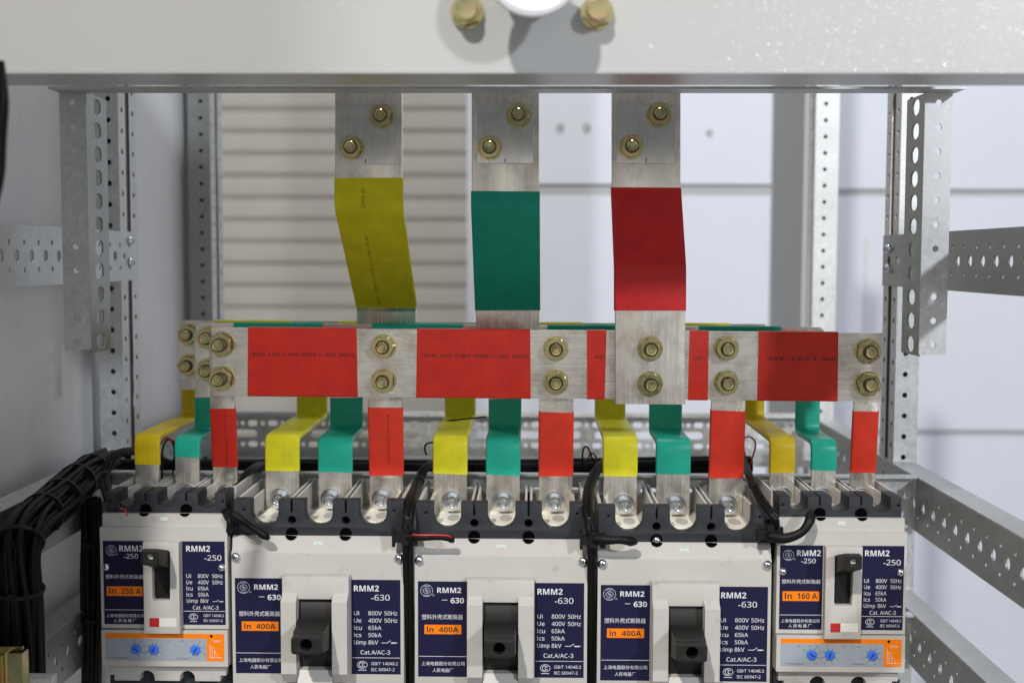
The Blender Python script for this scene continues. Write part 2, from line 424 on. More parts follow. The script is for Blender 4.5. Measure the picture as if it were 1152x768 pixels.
def pan_screw(parent, x, y, z, r=3.6*mm, name='screw', ang=.4, finish='bright_zinc'):
    bm = bmesh.new()
    lathe(bm, (0, 0), [(r*1.12, 0), (r*1.08, -r*.35), (r*.85, -r*.75), (r*.45, -r*.98), (0, -r*1.05)], 24)
    s = put(name, bm, finish, parent, (x, y, z), smooth=True)
    bm = bmesh.new()
    for a in (ang, ang+math.pi/2):
        d = Vector((math.cos(a), 0, math.sin(a))); q = Vector((-math.sin(a), 0, math.cos(a)))*r*.11; t = Vector((0, r*.25, 0)); o = Vector((0, -r*1.08, 0))
        hexa(bm, [o-d*r*.5-q, o+d*r*.5-q, o+d*r*.5+q, o-d*r*.5+q], [o-d*r*.5-q+t, o+d*r*.5-q+t, o+d*r*.5+q+t, o-d*r*.5+q+t])
    put('drive_recess', bm, 'thread_dark', s); return s

# ================================================================== SETTING
bm = bmesh.new(); box(bm, -6, 6, -5, 9, -1.42, -1.40); struct(put('floor', bm, 'concrete_floor'))
bm = bmesh.new(); box(bm, -6, 6, 6.2, 6.3, -1.4, 3.6); struct(put('wall', bm, 'wall_plaster'))

# ---- roller shutter, far left behind the frame
SY = 4.2
a = P(180, 20, SY); b = P(526, 640, SY)
root = empty('roller_shutter', ((a.x+b.x)/2, SY, -1.4), 'beige ribbed roller shutter out of focus behind the left side of the frame', 'shutter')
pitch = 24.6/F*SY
prof = []; z = 1.9
bm = bmesh.new(); ztop = P(400, 124, SY).z + pitch*14
pr = []
for k in range(48):
    z0 = ztop - k*pitch
    for t, d in ((0, .016), (.07, .003), (.2, 0), (.8, 0.001), (.93, .010)): pr.append((d, z0 - t*pitch))
W = (b.x-a.x)/2
va = [bm.verts.new((-W, y, z+1.4)) for y, z in pr]; vb = [bm.verts.new((W, y, z+1.4)) for y, z in pr]
for i in range(len(pr)-1): bm.faces.new((va[i], va[i+1], vb[i+1], vb[i]))
bmesh.ops.solidify(bm, geom=bm.faces[:], thickness=.004)
put('slat_curtain', bm, 'shutter_paint', root, smooth=True)
bm = bmesh.new(); jw = 6/F*SY; box(bm, W, W+jw*1.6, -.03, .05, -0.0, 3.0); put('side_guide', bm, 'far_white_paint', root, bevel=.004)

# ---- white cabinets in the far background
def far_cabinet(px0, px1, Y, seams, label, dots=(), stiles=()):
    xa = P(px0, 300, Y).x; xb = P(px1, 300, Y).x
    root = empty('cabinet', ((xa+xb)/2, Y, -1.4), label, 'cabinet', 'white cabinets standing behind the frame')
    W = (xb-xa)/2; D = .5
    bm = bmesh.new(); box(bm, -W, W, .009, D, 0, 2.35); put('carcass', bm, 'seam_shadow_gap', root, bevel=.003)
    zs = [2.33] + [P((px0+px1)/2, s[0], Y).z+1.4 for s in seams]
    zl = [P((px0+px1)/2, s[1], Y).z+1.4 for s in seams] + [.05]
    for i in range(len(seams)+1):
        top = 2.33 if i == 0 else zl[i-1]; bot = zs[i+1] if i < len(seams) else .05
        bm = bmesh.new(); box(bm, -W+.004, W-.004, 0, .0082, bot, top); put('door', bm, 'far_white_paint', root, bevel=.003)
    for (dx, dy, r) in dots:
        p = P(dx, dy, Y); bm = bmesh.new(); cyl(bm, (0, 0), r/F*Y, -.004, .001, 16); put('knob_hole', bm, 'far_grey', root, (p.x-(xa+xb)/2, 0, p.z+1.4))
    for (sx, sy0, sy1) in stiles:
        p = P(sx, sy0, Y); q = P(sx, sy1, Y); bm = bmesh.new(); box(bm, -.003, .003, -.0025, .001, 0, p.z-q.z); put('seam', bm, 'wall_plaster', root, (p.x-(xa+xb)/2, 0, q.z+1.4))
    return root
far_cabinet(533, 868, 2.7, [(207, 220)], 'white cabinet with two small dark knobs between the green and red risers', dots=[(630,143,4.5), (660,143,4.5), (798,149,3.6)])
far_cabinet(905, 1500, 2.9, [(213, 221), (484, 491)], 'wide white cabinet with two horizontal door gaps at the right background', stiles=[(975,266,480)])
# grey column between them
bm = bmesh.new(); box(bm, .392, .400, 1.79, 2.01, -1.4, 1.0); box(bm, .392, .43, 2.01, 2.02, -1.4, 1.0)
tag(put('cabinet_column', bm, 'far_grey', bevel=.004), 'blurred dark grey upright column behind the rear right post', 'column')

# ---- side sheet on the left
bm = bmesh.new(); box(bm, -.468, -.4665, .40, 1.75, -1.2, .9); box(bm, -.4665, -.455, .40, .4015, -1.2, .9)
tag(put('sheet_wall', bm, 'side_sheet'), 'grey sheet metal wall closing the left side of the frame', 'wall')
bm = bmesh.new(); box(bm, PX+.001 if False else .3745, .3765, .775, .905, -.028, .22); box(bm, .3765, .392, .775, .777, -.028, .22)
tag(put('gusset_plate', bm, 'galvanised', bevel=.3*mm), 'plain gusset plate above the upper right rail just outside the picture', 'plate')

bm = bmesh.new(); box(bm, .42, .44, -.75, -.03, -1.2, .9); box(bm, .415, .42, -.75, -.73, -1.2, .9)  # unseen slab added to keep the first lamp off the left sheet wall
tag(put('light_blocker', bm, 'far_white_paint', bevel=1*mm), 'added unseen white light blocker at the right, just outside the picture', 'door')
# ---- cabinet posts
def post(xc, y0, y1, side, label, w=24*mm, mat_='galvanised_bright', pitch=None):
    """corner post: inner face at x = xc with two hole rows and a slot; front flange reaching outwards (side = +1 right)"""
    root = empty('frame_post', (xc, y0, -1.2), label, 'post', 'perforated upright posts of the frame')
    d = y1-y0; z0, z1 = -.62, .62; t = 1.5*mm; H = 1.9
    gap = 13*mm*min(1, (y1-y0)/.05); mid = d*.5
    zz = [0.62 + i*.0215 for i in range(56)]
    def pl(off0, off1, yh):
        return column(off0, off1, .2, H, .0215, .62, lambda z: [circ(yh, z, 3.0*mm, 12)], t, 'YZ', 0 if side > 0 else -t)
    put('lip', pl(0, mid-gap/2, (mid-gap/2)*.5), 'galvanised', root)
    put('lip', pl(mid+gap/2, d, d-(mid-gap/2)*.5), 'galvanised', root)
    bm = bmesh.new(); x0, x1 = (t, 6*mm) if side > 0 else (-6*mm, -t); box(bm, x0, x1, 2*mm, d-1*mm, .2, H); put('slot_shade', bm, 'thread_dark', root)  # dark plate added behind the lips, standing in for shade inside the channel
    x0, x1 = sorted((0, side*w))
    bm = column(x0, x1, .2, H, .0215, .63, lambda z: [circ(side*w*.42, z, 2.7*mm, 12)], t, 'XZ', -t)
    put('front_flange', bm, mat_, root)
    bm = bmesh.new(); box(bm, min(side*w, side*(w-t)), max(side*w, side*(w-t)), 0, d, .2, H); box(bm, min(side*w, side*8*mm), max(side*w, side*8*mm), 9*mm, 10*mm, .2, H)
    put('channel_back', bm, 'galvanised', root)
    return root
PX = .373
post(-.4255, 1.252, 1.306, -1, 'left perforated upright post beside the grey side panel')
post(PX, 1.257, 1.306, 1, 'right perforated upright post behind the right hanging bracket')
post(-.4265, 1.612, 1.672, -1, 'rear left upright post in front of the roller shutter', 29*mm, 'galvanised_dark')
post(PX, 1.636, 1.674, 1, 'rear right upright post between the white cabinets', 31*mm)

# ---- side rails running in depth
def side_rail(x, z0, z1, y0, y1, side, label, flange=0, y_ref=1.0, screws=None, matn='galvanised_dark'):
    root = empty('side_rail', (x, y0, z0), label, 'rail', 'perforated side rails running back along the frame')
    h = z1-z0; t = 1.6*mm; pt = 29.5*mm; L = y1-y0; loops = [rect(0, L, 0, h)]
    k0 = ((y_ref-y0) % pt); k = k0 if k0 > .012 else k0+pt
    while k < L-.02:
        loops.append(circ(k, h*.50, 5.1*mm, 16))
        if k+pt/2 < L-.01:
            loops.append(circ(k+pt/2, h*.72, 2.5*mm, 10)); loops.append(circ(k+pt/2, h*.27, 2.5*mm, 10))
        k += pt
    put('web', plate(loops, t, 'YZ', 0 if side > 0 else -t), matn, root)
    if flange:
        bm = bmesh.new()
        x0, x1 = sorted((0, side*flange)); box(bm, x0, x1, 0, L, h, h+t); put('top_flange', bm, 'galvanised', root, bevel=.4*mm)
        bm = bmesh.new(); x0, x1 = sorted((side*(t+.2*mm), side*flange)); box(bm, x0, x1, 0, L, -t, -.1*mm); put('bottom_flange', bm, 'galvanised', root, bevel=.4*mm)
    for (yy, zz) in (screws or ()):
        s = pan_screw(root, -side*.4*mm, yy-y0, zz-z0, 4.2*mm, ang=random.random()); s.rotation_euler = (0, 0, math.radians(-90*side))
    return root
side_rail(-.4252, -.0249, .0263, .35, 1.30, -1, 'upper left perforated rail passing behind the left hanging bracket', screws=[(1.278, .0165), (1.278, -.006)], y_ref=.998, matn='galvanised')
side_rail(PX-.003, -.0281, .0246, .775, 1.30, 1, 'upper right perforated rail passing behind the right hanging bracket', screws=[(1.278, .0105), (1.278, -.010)], y_ref=.924)
side_rail(PX-.003, -.262, -.211, .35, 1.60, 1, 'lower right perforated rail sloping across the right edge, the higher of two', 24*mm)
side_rail(PX-.003, -.396, -.345, .35, 1.60, 1, 'lower right perforated rail beside the rightmost breaker, the lower of two', 24*mm)
side_rail(-.4255, -.256, -.205, .35, 1.60, -1, 'lower left perforated rail carrying the thick black cable bundle', 24*mm)
side_rail(-.4255, -.386, -.335, .35, 1.60, -1, 'lowest left perforated rail at the bottom left corner', 24*mm)

# ---- rear cross rail with slots
Yr = 1.62
p = P(600, 465, Yr); q = P(600, 514, Yr); h = p.z-q.z; L = .796; x0 = -.424
root = empty('cross_rail', (x0, Yr, q.z), 'slotted grey cross rail behind the coloured drop bars', 'rail', 'horizontal cross rails')
loops = [rect(0, L, 0, h)]
k = .02; i = 0
while k < L-.02:
    for zf in (.75, .27):
        loops.append(rrect(k, h*zf, 13*mm, 7.5*mm, 3.7*mm, 3.7*mm)); 
        if k+.0136 < L-.01: loops.append(circ(k+.0136, h*zf, 3.0*mm, 10))
    k += .0272
k = .035
while k < L-.03: loops.append(rrect(k, h*.51, 36*mm, 10*mm, 4.9*mm, 4.9*mm)); k += .0544
put('slotted_web', plate(loops, 2*mm, 'XZ', 0), 'galvanised', root)
bm = bmesh.new(); box(bm, 0, L, -12*mm, 2*mm, h, h+2*mm); box(bm, 0, L, -12*mm, -10.5*mm, h-3*mm, h); put('upper_lip', bm, 'galvanised_bright', root, bevel=.4*mm)
bm = bmesh.new(); box(bm, 0, L, -14*mm, 2*mm, -2*mm, 0); box(bm, 0, L, -14*mm, -12*mm, -9*mm, -2*mm); put('lower_lip', bm, 'galvanised_bright', root, bevel=.4*mm)

# ---- mounting rails for the breakers
def mount_rail(zt, zb, label):
    x0, x1 = -.4235, PX-.0045; L = x1-x0
    root = empty('cross_rail', (x0, 1.172, zb), label, 'rail', 'horizontal cross rails')
    h = zt-zb; loops = [rect(0, L, 0, h)]
    k = L-11*mm
    while k > .01:
        loops.append(rrect(k, h*.70, 17*mm, 9*mm, 4.4*mm, 4.4*mm)); loops.append(rrect(k, h*.18, 17*mm, 9*mm, 4.4*mm, 4.4*mm)); k -= .035
    put('slotted_web', plate(loops, 2*mm, 'XZ', 0), 'galvanised', root)
    bm = bmesh.new(); box(bm, 0, L, -10*mm, 2*mm, h, h+2*mm); put('upper_lip', bm, 'galvanised_bright', root, bevel=.5*mm)
    for xx in (9*mm,): pan_screw(root, xx, -.2*mm, h*.45, 3.6*mm)
    return root
mount_rail(-.210, -.266, 'slotted mounting rail whose end shows right of the rightmost breaker top')
mount_rail(-.345, -.399, 'slotted mounting rail whose end shows right of the rightmost breaker dials')

# ---- upper strip and hanging brackets
a = P(54, 99.5, 1.0); b = P(1087, 98, 1.0); zs = (a.z+b.z)/2
bm = bmesh.new(); box(bm, a.x, b.x, 0, 26*mm, -1*mm, 1*mm)
loopz = bm
strip_o = put('support_strip', bm, 'galvanised', None, (0, 1.0, zs), bevel=.4*mm); tag(strip_o, 'long thin galvanised strip under the white panel, above the risers', 'strip')
def hang_bracket(xc, side, label, zbot_f, zbot_w, matn):
    root = empty('hanging_bracket', (xc, 1.021, zs-1.2*mm), label, 'bracket', 'perforated brackets hanging from the strip')
    w = 22.5*mm; t = 1.8*mm; top = 0; bf = zbot_f-(zs-1.2*mm); bw = min(-.2178, zbot_w-(zs-1.2*mm))
    hz = [-8*mm - 20*mm*i for i in range(11)]
    x0, x1 = sorted((0, side*w))
    put('front_flange', plate([rect(x0, x1, bf, top)] + [circ(side*11.5*mm, z, 2.7*mm, 12) for z in hz], t, 'XZ', 0), matn, root)
    loops = [rect(t+.2*mm, 49*mm, bw, top)] + [rrect(25*mm, z-1*mm, 20*mm, 13.8*mm, 9.6*mm, 5*mm, 5) for z in hz]
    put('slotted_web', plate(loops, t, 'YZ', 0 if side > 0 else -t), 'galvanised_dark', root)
    return root
hang_bracket(P(97, 130, 1.021).x, -1, 'perforated angle bracket hanging at the upper left', P(85, 393, 1.021).z, P(110, 389, 1.06).z, 'galvanised')
hang_bracket(P(1040.5, 130, 1.021).x, 1, 'bright perforated angle bracket hanging at the upper right', P(1050, 399, 1.021).z, P(1030, 394, 1.06).z, 'galvanised_bright')

# ---- big front panel with insulator
p = P(576, 82.5, .75)
bm = bmesh.new(); box(bm, -.75, .75, 0, 1.8*mm, 0, .34); 
root = empty('front_panel', (0, .75, p.z), 'white painted beam panel across the top of the picture', 'panel')
bm2 = bmesh.new(); prism_x(bm2, [(0, 0), (.0535, 0), (.0535, .015), (.0517, .015), (.0517, .002), (.002, .002), (.002, .34), (0, .34)], -.435, .385)
bm.free(); put('folded_sheet', bm2, 'panel_paint', root, bevel=.9*mm, seg=3)
ins = P(600, -36, .706)
root = empty('insulator', (ins.x, .7495, ins.z), 'white round insulator at the top edge of the white panel', 'insulator')
bm = bmesh.new(); lathe(bm, (0, 0), [(0, 0), (.019, 0), (.019, -.012), (.016, -.022), (.018, -.034), (.0262, -.038), (.0276, -.041), (.0270, -.0445), (.0242, -.046), (.022, -.0454), (.017, -.0445), (0, -.0445)], 64)
put('ceramic_body', bm, 'ceramic_white', root, smooth=True)
bm = bmesh.new(); cyl(bm, (0, 0), .007, -.052, -.046, 24); put('centre_insert', bm, 'bright_zinc', root, bevel=.5*mm)
for px, py, w in ((524.5, 9, 'left'), (673, 10, 'right')):
    q = P(px, py, .7365); rt = empty('panel_bolt', (q.x, .7495, q.z), 'brassy hex bolt on the white panel, '+w+' of the insulator', 'bolt', 'bolts beside the insulator')
    bm = bmesh.new(); lathe(bm, (0, 0), [(7.0*mm, 0), (7.0*mm, -12.2*mm), (6.2*mm, -13.6*mm), (0, -13.8*mm)], 28); put('shank', bm, 'passivated_zinc', rt, smooth=True)
    bm = bmesh.new(); cyl(bm, (0, 0), 9.2*mm, -7.5*mm, -1.5*mm, 6, rot=.3); put('nut', bm, 'passivated_zinc', rt, bevel=.8*mm)
    bm = bmesh.new(); cyl(bm, (0, 0), 10*mm, -1.5*mm, 0, 28); put('washer', bm, 'passivated_zinc', rt, bevel=.3*mm, seg=1)

# ================================================================== BUSBARS
YB = {'red': 1.068, 'green': 1.153, 'yellow': 1.236}          # front faces
TB = 8*mm
def main_bar(col, x0, y0, x1, y1, sleeves, bolts, sm, printmat, label):
    Y = YB[col]; a = P(x0, y0, Y); b = P(x1, y1, Y)
    L = (b-a).length; ang = math.atan2(b.z-a.z, b.x-a.x)
    bm = bmesh.new(); box(bm, 0, L, 0, TB, -60*mm, 0)
    # drilled look comes from the bolts; long soft edges as on drawn bar
    o = put('busbar', bm, 'busbar_metal', None, a, bevel=1.1*mm, seg=2); o.rotation_euler = (0, -ang, 0)
    tag(o, label, 'busbar', 'horizontal busbars')
    def lx(px, py=410): return (P(px, py, Y).x-a.x)/math.cos(ang)
    for s in sleeves:
        u0, u1 = lx(s[0]), lx(s[1])
        bm = bmesh.new()
        n = 14
        for i in range(1): 
            gr = .65*mm; sec = rrect(0, 0, 60*mm+2*gr, TB+2*gr, 2.0*mm, 2.0*mm, 4)
            rings = []
            N = max(3, int((u1-u0)/(8*mm)))
            for k in range(N+1):
                u = u0+(u1-u0)*k/N
                rr = []
                for (zz, yy) in sec:
                    e = 0
                    if k == 0: e = .7*mm*math.sin(zz*170+s[0])*.8
                    if k == N: e = .7*mm*math.sin(zz*140+s[1])*.8
                    rr.append(bm.verts.new((u+e, TB/2+yy, -30*mm+zz)))
                rings.append(rr)
            for r0, r1 in zip(rings, rings[1:]):
                for j in range(len(sec)): jj = (j+1) % len(sec); bm.faces.new((r0[j], r0[jj], r1[jj], r1[j]))
            bm.faces.new(rings[0]); bm.faces.new(rings[-1][::-1])
        so = put('insulating_sleeve', bm, sm, o, smooth=True)
        if len(s) > 2:
            tb = bmesh.new(); txt(tb, s[2], u1-1.5*mm, -21.5*mm, 3.1*mm, -gr-.02*mm, width=(u1-u0-3*mm)*s[3], ang=math.pi, bold=.02)
            # printed upside down: rotate about the run start
            put('printed_text', tb, printmat, so)
    for bx in bolts:
        for by in bx[1]:
            q = P(bx[0], by, Y-.015); s_ = bx[2] if len(bx) > 2 else 0
            v = o.matrix_basis.inverted() @ Vector((q.x, Y, q.z))
            bolt_end(o, v.x, -s_, v.z, stick=(bx[3] if len(bx) > 3 else 4*mm))
    return o
S1 = 'TUBE 125℃ 600V VW-1 OFT (ASE)'
red = main_bar('red', 238, 368.5, 993, 374.5,
    [(279,402,S1,.99), (469,597,S1,.97), (660.5,681.5,'(ASE',.6), (775,796.5,'1 OFT',.8), (853,943,'VW-1 OFT (ASE',.9)],
    [(245.5,(388.5,427.5),0,7*mm), (429.5,(391,430)), (625.5,(393.5,431.5)), (819.8,(393,432)), (980.8,(396.5,433.5))],
    'sleeve_red', 'sleeve_print_red', 'front busbar with red sleeves, nearest of the three')
green = main_bar('green', 220, 363.2, 924, 368.2, [(264,363), (418,521), (616,716), (786,878)], [(230.3,(381,417.5),0,5*mm)], 'sleeve_deep_green', 'dark_print',
    'middle busbar with green sleeves, its left end behind the red bar')
yellow = main_bar('yellow', 201, 360.4, 861, 364.6, [(242,329), (382,402), (609,655), (768,820)], [(208.2,(377.2,412),0,6*mm)], 'sleeve_yellow', 'dark_print',
    'rear busbar with yellow sleeves, its bare end leftmost of the three')

# ---- risers
def riser(name, pts, w, sm, sl, tab, bolts, label, low_bolts=(), text=None):
    """pts: (px, py, Y) centre line of the front face from top to bottom"""
    t = 6*mm
    pp = [P(*q) for q in pts]
    for v_ in pp: v_.y += t/2
    base = pp[-1].copy()
    path = fillet([v-base for v in pp], 14*mm, 6)
    o = put('riser_bar', strip(path, w, t, .9*mm), 'busbar_metal_upright', None, base, smooth=True); tag(o, label, 'busbar', 'risers climbing to the strip')
    # sleeve by arclength
    def s_at(py):
        acc = 0; best = None
        for a_, b_ in zip(path, path[1:]):
            for k in range(11):
                v = a_.lerp(b_, k/10)+base; rr = R.transposed() @ v; y_ = 384 - rr.y/(-rr.z)*F
                if best is None or abs(y_-py) < best[0]: best = (abs(y_-py), acc+(b_-a_).length*k/10)
            acc += (b_-a_).length
        return best[1]
    sub = cutpath(path, s_at(sl[0]), s_at(sl[1]))
    fine = []
    for a_, b_ in zip(sub, sub[1:]):
        k = max(1, int((b_-a_).length/(6*mm))); fine += [a_.lerp(b_, i/k) for i in range(k)]
    fine.append(sub[-1])
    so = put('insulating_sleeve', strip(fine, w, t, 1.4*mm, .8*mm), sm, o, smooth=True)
    if text:
        for (s, px, py0, py1, cap) in text:
            Y0 = s_at(py0); Y1 = s_at(py1); W_ = abs(Y1-Y0); up = 1 if Y1 < Y0 else -1
            tb = bmesh.new(); txt(tb, s, 0, 0, cap, 0, width=W_)
            A = cutpath(path, 0, (Y0+Y1)/2)[-1]; xo = P(px, (py0+py1)/2, (A+base).y).x-base.x-A.x
            for v in tb.verts:
                co = v.co.copy(); s_ = Y0 + (Y1-Y0)*co.x/W_
                a_ = cutpath(path, 0, max(s_-1*mm, 1e-4))[-1]; b_ = cutpath(path, 0, s_+1*mm)[-1]; p_ = (a_+b_)/2; dd = (b_-a_).normalized()
                nrm = Vector((0, dd.z, -dd.y)); v.co = p_ + Vector((1, 0, 0))*(xo-up*co.z) + nrm*(t/2+.86*mm-co.y)
            put('printed_text', tb, 'sleeve_print_olive', so)
    # tab plate in front of the top
    Yt = pts[0][2]-6.2*mm; a = P(tab[0], tab[1], Yt); b = P(tab[2], tab[3], Yt)
    bm = bmesh.new(); box(bm, a.x-base.x, b.x-base.x, Yt-base.y, Yt-base.y+5.4*mm, b.z-base.z, zs-2*mm-base.z)
    tp = put('connection_tab', bm, 'tab_metal_shaded', o, bevel=.5*mm, seg=2)
    q = P((tab[0]+tab[2])/2, tab[3]-3, Yt); ib = bmesh.new(); box(ib, q.x-base.x-.5*mm, q.x-base.x+.4*mm, Yt-base.y-.06*mm, Yt-base.y+.1*mm, b.z-base.z+.7*mm, b.z-base.z+4*mm)
    put('ink_mark', ib, 'dark_print', tp)
    for bx, by in bolts:
        q = P(bx, by, Yt-.014); bolt_end(o, q.x-base.x, Yt-base.y, q.z-base.z, stick=3*mm)
    for bx, by in low_bolts:
        Yb = pts[-1][2]; q = P(bx, by, Yb-.015); bolt_end(o, q.x-base.x, Yb-base.y, q.z-base.z, stick=4*mm)
    return o
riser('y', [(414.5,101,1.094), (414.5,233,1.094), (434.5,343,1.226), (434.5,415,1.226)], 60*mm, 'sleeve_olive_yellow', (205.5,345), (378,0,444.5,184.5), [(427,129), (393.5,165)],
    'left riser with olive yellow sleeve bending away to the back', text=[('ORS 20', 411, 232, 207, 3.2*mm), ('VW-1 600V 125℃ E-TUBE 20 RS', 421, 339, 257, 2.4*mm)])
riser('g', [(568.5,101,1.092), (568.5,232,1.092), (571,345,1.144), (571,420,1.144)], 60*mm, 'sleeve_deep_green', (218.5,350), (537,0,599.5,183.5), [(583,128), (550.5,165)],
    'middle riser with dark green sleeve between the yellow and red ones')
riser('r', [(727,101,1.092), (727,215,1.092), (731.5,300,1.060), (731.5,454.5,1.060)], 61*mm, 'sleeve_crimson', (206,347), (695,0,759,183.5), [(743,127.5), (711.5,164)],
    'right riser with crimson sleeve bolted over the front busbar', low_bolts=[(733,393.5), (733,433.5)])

# ================================================================== BREAKERS
LBLK = [] 
def label_plate(parent, x0, x1, z0, z1, y, matn='navy_label', name='front_label'):
    bm = bmesh.new(); box(bm, x0, x1, y-.25*mm, y, z0, z1); return put(name, bm, matn, parent)
ROWS = (('Ui','800V','50Hz'), ('Ue','400V','50Hz'), ('Icu','65kA',''), ('Ics','50kA',''), ('Uimp','8kV',''))
def switch_symbol(bm, x, z, w, y):
    seg2(bm, x, z, x+w*.35, z, w*.035, y); seg2(bm, x+w*.35, z, x+w*.58, z+w*.16, w*.035, y); seg2(bm, x+w*.58, z, x+w, z, w*.035, y)
    for k in range(3): ring2d(bm, x+w*(.66+.1*k), z, w*.05, w*.05, w*.02, y-.00003)

SHADE = .5*mm
def big_breaker(cx, cy, label, screw_in_hole=False, knob_dx=0):
    r = P(cx, cy, 1.02); o = empty('circuit_breaker', (r.x, 1.02, r.z), label, 'circuit breaker', 'moulded case circuit breakers in a row')
    H = 257*mm; W = 73.5*mm
    # rear housing with terminal compartments
    bm = bmesh.new(); box(bm, -W+1*mm, W-1*mm, 22*mm, 118*mm, -H, 8*mm); box(bm, -W+1*mm, W-1*mm, 100*mm, 118*mm, 8*mm, 22*mm)
    for c in (-23.25*mm, 23.25*mm):
        for s in (-1, 1):
            x0, x1 = sorted((c+s*1.2*mm, c+s*3.2*mm)); box(bm, x0, x1, 22*mm, 112*mm, 8*mm, 30.2*mm)
    for s in (-1, 1):
        x0, x1 = sorted((s*(W-4*mm), s*(W-1.2*mm))); box(bm, x0, x1, 22*mm, 112*mm, 8*mm, 30.2*mm)
        x0, x1 = sorted((s*(W-12*mm), s*(W-9.5*mm))); box(bm, x0, x1, 24*mm, 80*mm, 8*mm, 26*mm)
    put('housing', bm, 'beige_plastic', o, bevel=.3*mm, seg=1)
    for c in (-46.5*mm, 0, 46.5*mm):
        bm = bmesh.new(); box(bm, c-11.5*mm, c+11.5*mm, 23*mm, 96*mm, 8.2*mm, 9.2*mm); tp = put('terminal_pad', bm, 'cream_plastic', o, bevel=.3*mm, seg=1)
        pl = plate([circ(c+3*mm, 48*mm, 5.5*mm, 24, 13*mm)], .2*mm, 'XY', 9.25*mm); put('oval_recess', pl, 'beige_plastic', tp)
    # cover
    bm = bmesh.new(); prism_x(bm, [(7*mm, 0), (5*mm, -1.5*mm), (3.2*mm, -11.5*mm), (0, -13.6*mm), (0, -H+12*mm), (6*mm, -H), (21.5*mm, -H), (21.5*mm, 0)], -W, W)
    put('cover', bm, 'beige_plastic', o, bevel=.9*mm)
    # slate shroud with U openings
    pts = [(-W+.5*mm, -1*mm)] + [(c+5.2*mm*math.cos(math.radians(a)), 1.6*mm+5.2*mm*math.sin(math.radians(a))) for c in (-23.25*mm, 23.25*mm) for a in range(210, -31, -15)] + [(W-.5*mm, -1*mm), (W-.5*mm, 30.5*mm)]
    ucs = (46.5*mm, 0, -46.5*mm); ur = 11.9*mm
    for i, uc in enumerate(ucs):
        pts += [(uc+ur, 30.5*mm), (uc+ur, 8*mm+ur)]
        for k in range(1, 10): a = -math.pi*k/10; pts.append((uc+ur*math.cos(a), 8*mm+ur+ur*math.sin(a)))
        pts += [(uc-ur, 8*mm+ur), (uc-ur, 30.5*mm)]
        if i < 2:
            pc = uc-23.25*mm; pts += [(pc+.9*mm, 30.5*mm), (pc+.9*mm, 21*mm), (pc, 19*mm), (pc-.9*mm, 21*mm), (pc-.9*mm, 30.5*mm)]
    pts.append((-W+.5*mm, 30.5*mm))
    holes = [circ(s*23.25*mm, 13.2*mm, 3.6*mm, 18) for s in (-1, 1)] + [circ(s*64.5*mm, 22*mm, 1.1*mm, 8) for s in (-1, 1)]
    put('terminal_shroud', plate([pts]+holes, 13.5*mm, 'XZ', 8*mm, .35*mm), 'slate_plastic', o, smooth=True)
    for s in (-1, 1):
        bm = bmesh.new(); cyl(bm, (s*23.25*mm, 13.2*mm), 3.7*mm, 16*mm, 17*mm, 18); put('hole_floor', bm, 'void_black', o)
        bm = bmesh.new(); cyl(bm, (s*23.25*mm, 1.6*mm), 5.15*mm, 8.7*mm, 18*mm, 24); put('screw_well', bm, 'void_black', o)
        put('screw_well', plate([[(s*23.25*mm+5.1*mm*math.cos(math.radians(a)), 1.6*mm+5.1*mm*math.sin(math.radians(a))) for a in range(196, 345, 8)]], 3*mm, 'XZ', 4.3*mm), 'void_black', o)
    if screw_in_hole: pan_screw(o, -23.25*mm, 7.5*mm, 1.6*mm, 3.2*mm)
    for c in ucs: socket_screw(o, c, 72.5*mm, 19.6*mm)
    # centre column with ribs
    cw = 28.5*mm; oz0, oz1 = -110.5*mm, -50.6*mm; ow = 14.8*mm
    bm = plate([rect(-cw, cw, -122*mm, -31*mm), rect(-ow, ow, oz0, oz1)], 11*mm, 'XZ', -11*mm, 1.6*mm); put('centre_column', bm, 'beige_plastic', o, smooth=True)
    for s in (-1, 1):
        x0, x1 = sorted((s*(ow+.3*mm), s*(cw-.6*mm))); bm = bmesh.new()
        prism_x(bm, [(-10.9*mm, -45*mm), (-19*mm, -50.5*mm), (-19*mm, -112*mm), (-10.9*mm, -121*mm)], x0, x1); put('side_rib', bm, 'beige_plastic', o, bevel=.7*mm)
    bm = bmesh.new(); hexa(bm, [(-ow+.2*mm, -12*mm, oz0-.2*mm), (ow-.2*mm, -12*mm, oz0-.2*mm), (ow-.2*mm, -3*mm, oz0+.5*mm), (-ow+.2*mm, -3*mm, oz0+.5*mm)],
         [(-ow+.2*mm, -17*mm, -121*mm), (ow-.2*mm, -17*mm, -121*mm), (ow-.2*mm, -11.2*mm, -121*mm), (-ow+.2*mm, -11.2*mm, -121*mm)]); put('lower_lip', bm, 'beige_plastic', o, bevel=.3*mm, seg=1)
    # handle
    bm = bmesh.new(); prism_x(bm, [(-5*mm, oz1-.3*mm), (-8.5*mm, -58*mm), (-10*mm, -66.5*mm), (-10*mm, -95*mm), (-5*mm, oz0+.3*mm), (-1*mm, oz0+.3*mm), (-1*mm, oz1-.3*mm)], -ow+.5*mm, ow-.5*mm)
    hs = put('handle_slide', bm, 'handle_plastic', o, bevel=.5*mm)
    bm = bmesh.new()
    A = [(-ow+1*mm, -9*mm, -92*mm), (ow-1*mm, -9*mm, -92*mm), (ow-1*mm, -9*mm, -66.5*mm), (-ow+1*mm, -9*mm, -66.5*mm)]
    kx = knob_dx; Bm = [(-12.5*mm+kx, -48*mm, -84*mm), (12.5*mm+kx, -48*mm, -84*mm), (12.5*mm+kx, -44*mm, -68*mm), (-12.5*mm+kx, -44*mm, -68*mm)]
    hexa(bm, Bm, A)
    toggle = put('handle', bm, 'handle_plastic', o, bevel=1.6*mm, seg=3)
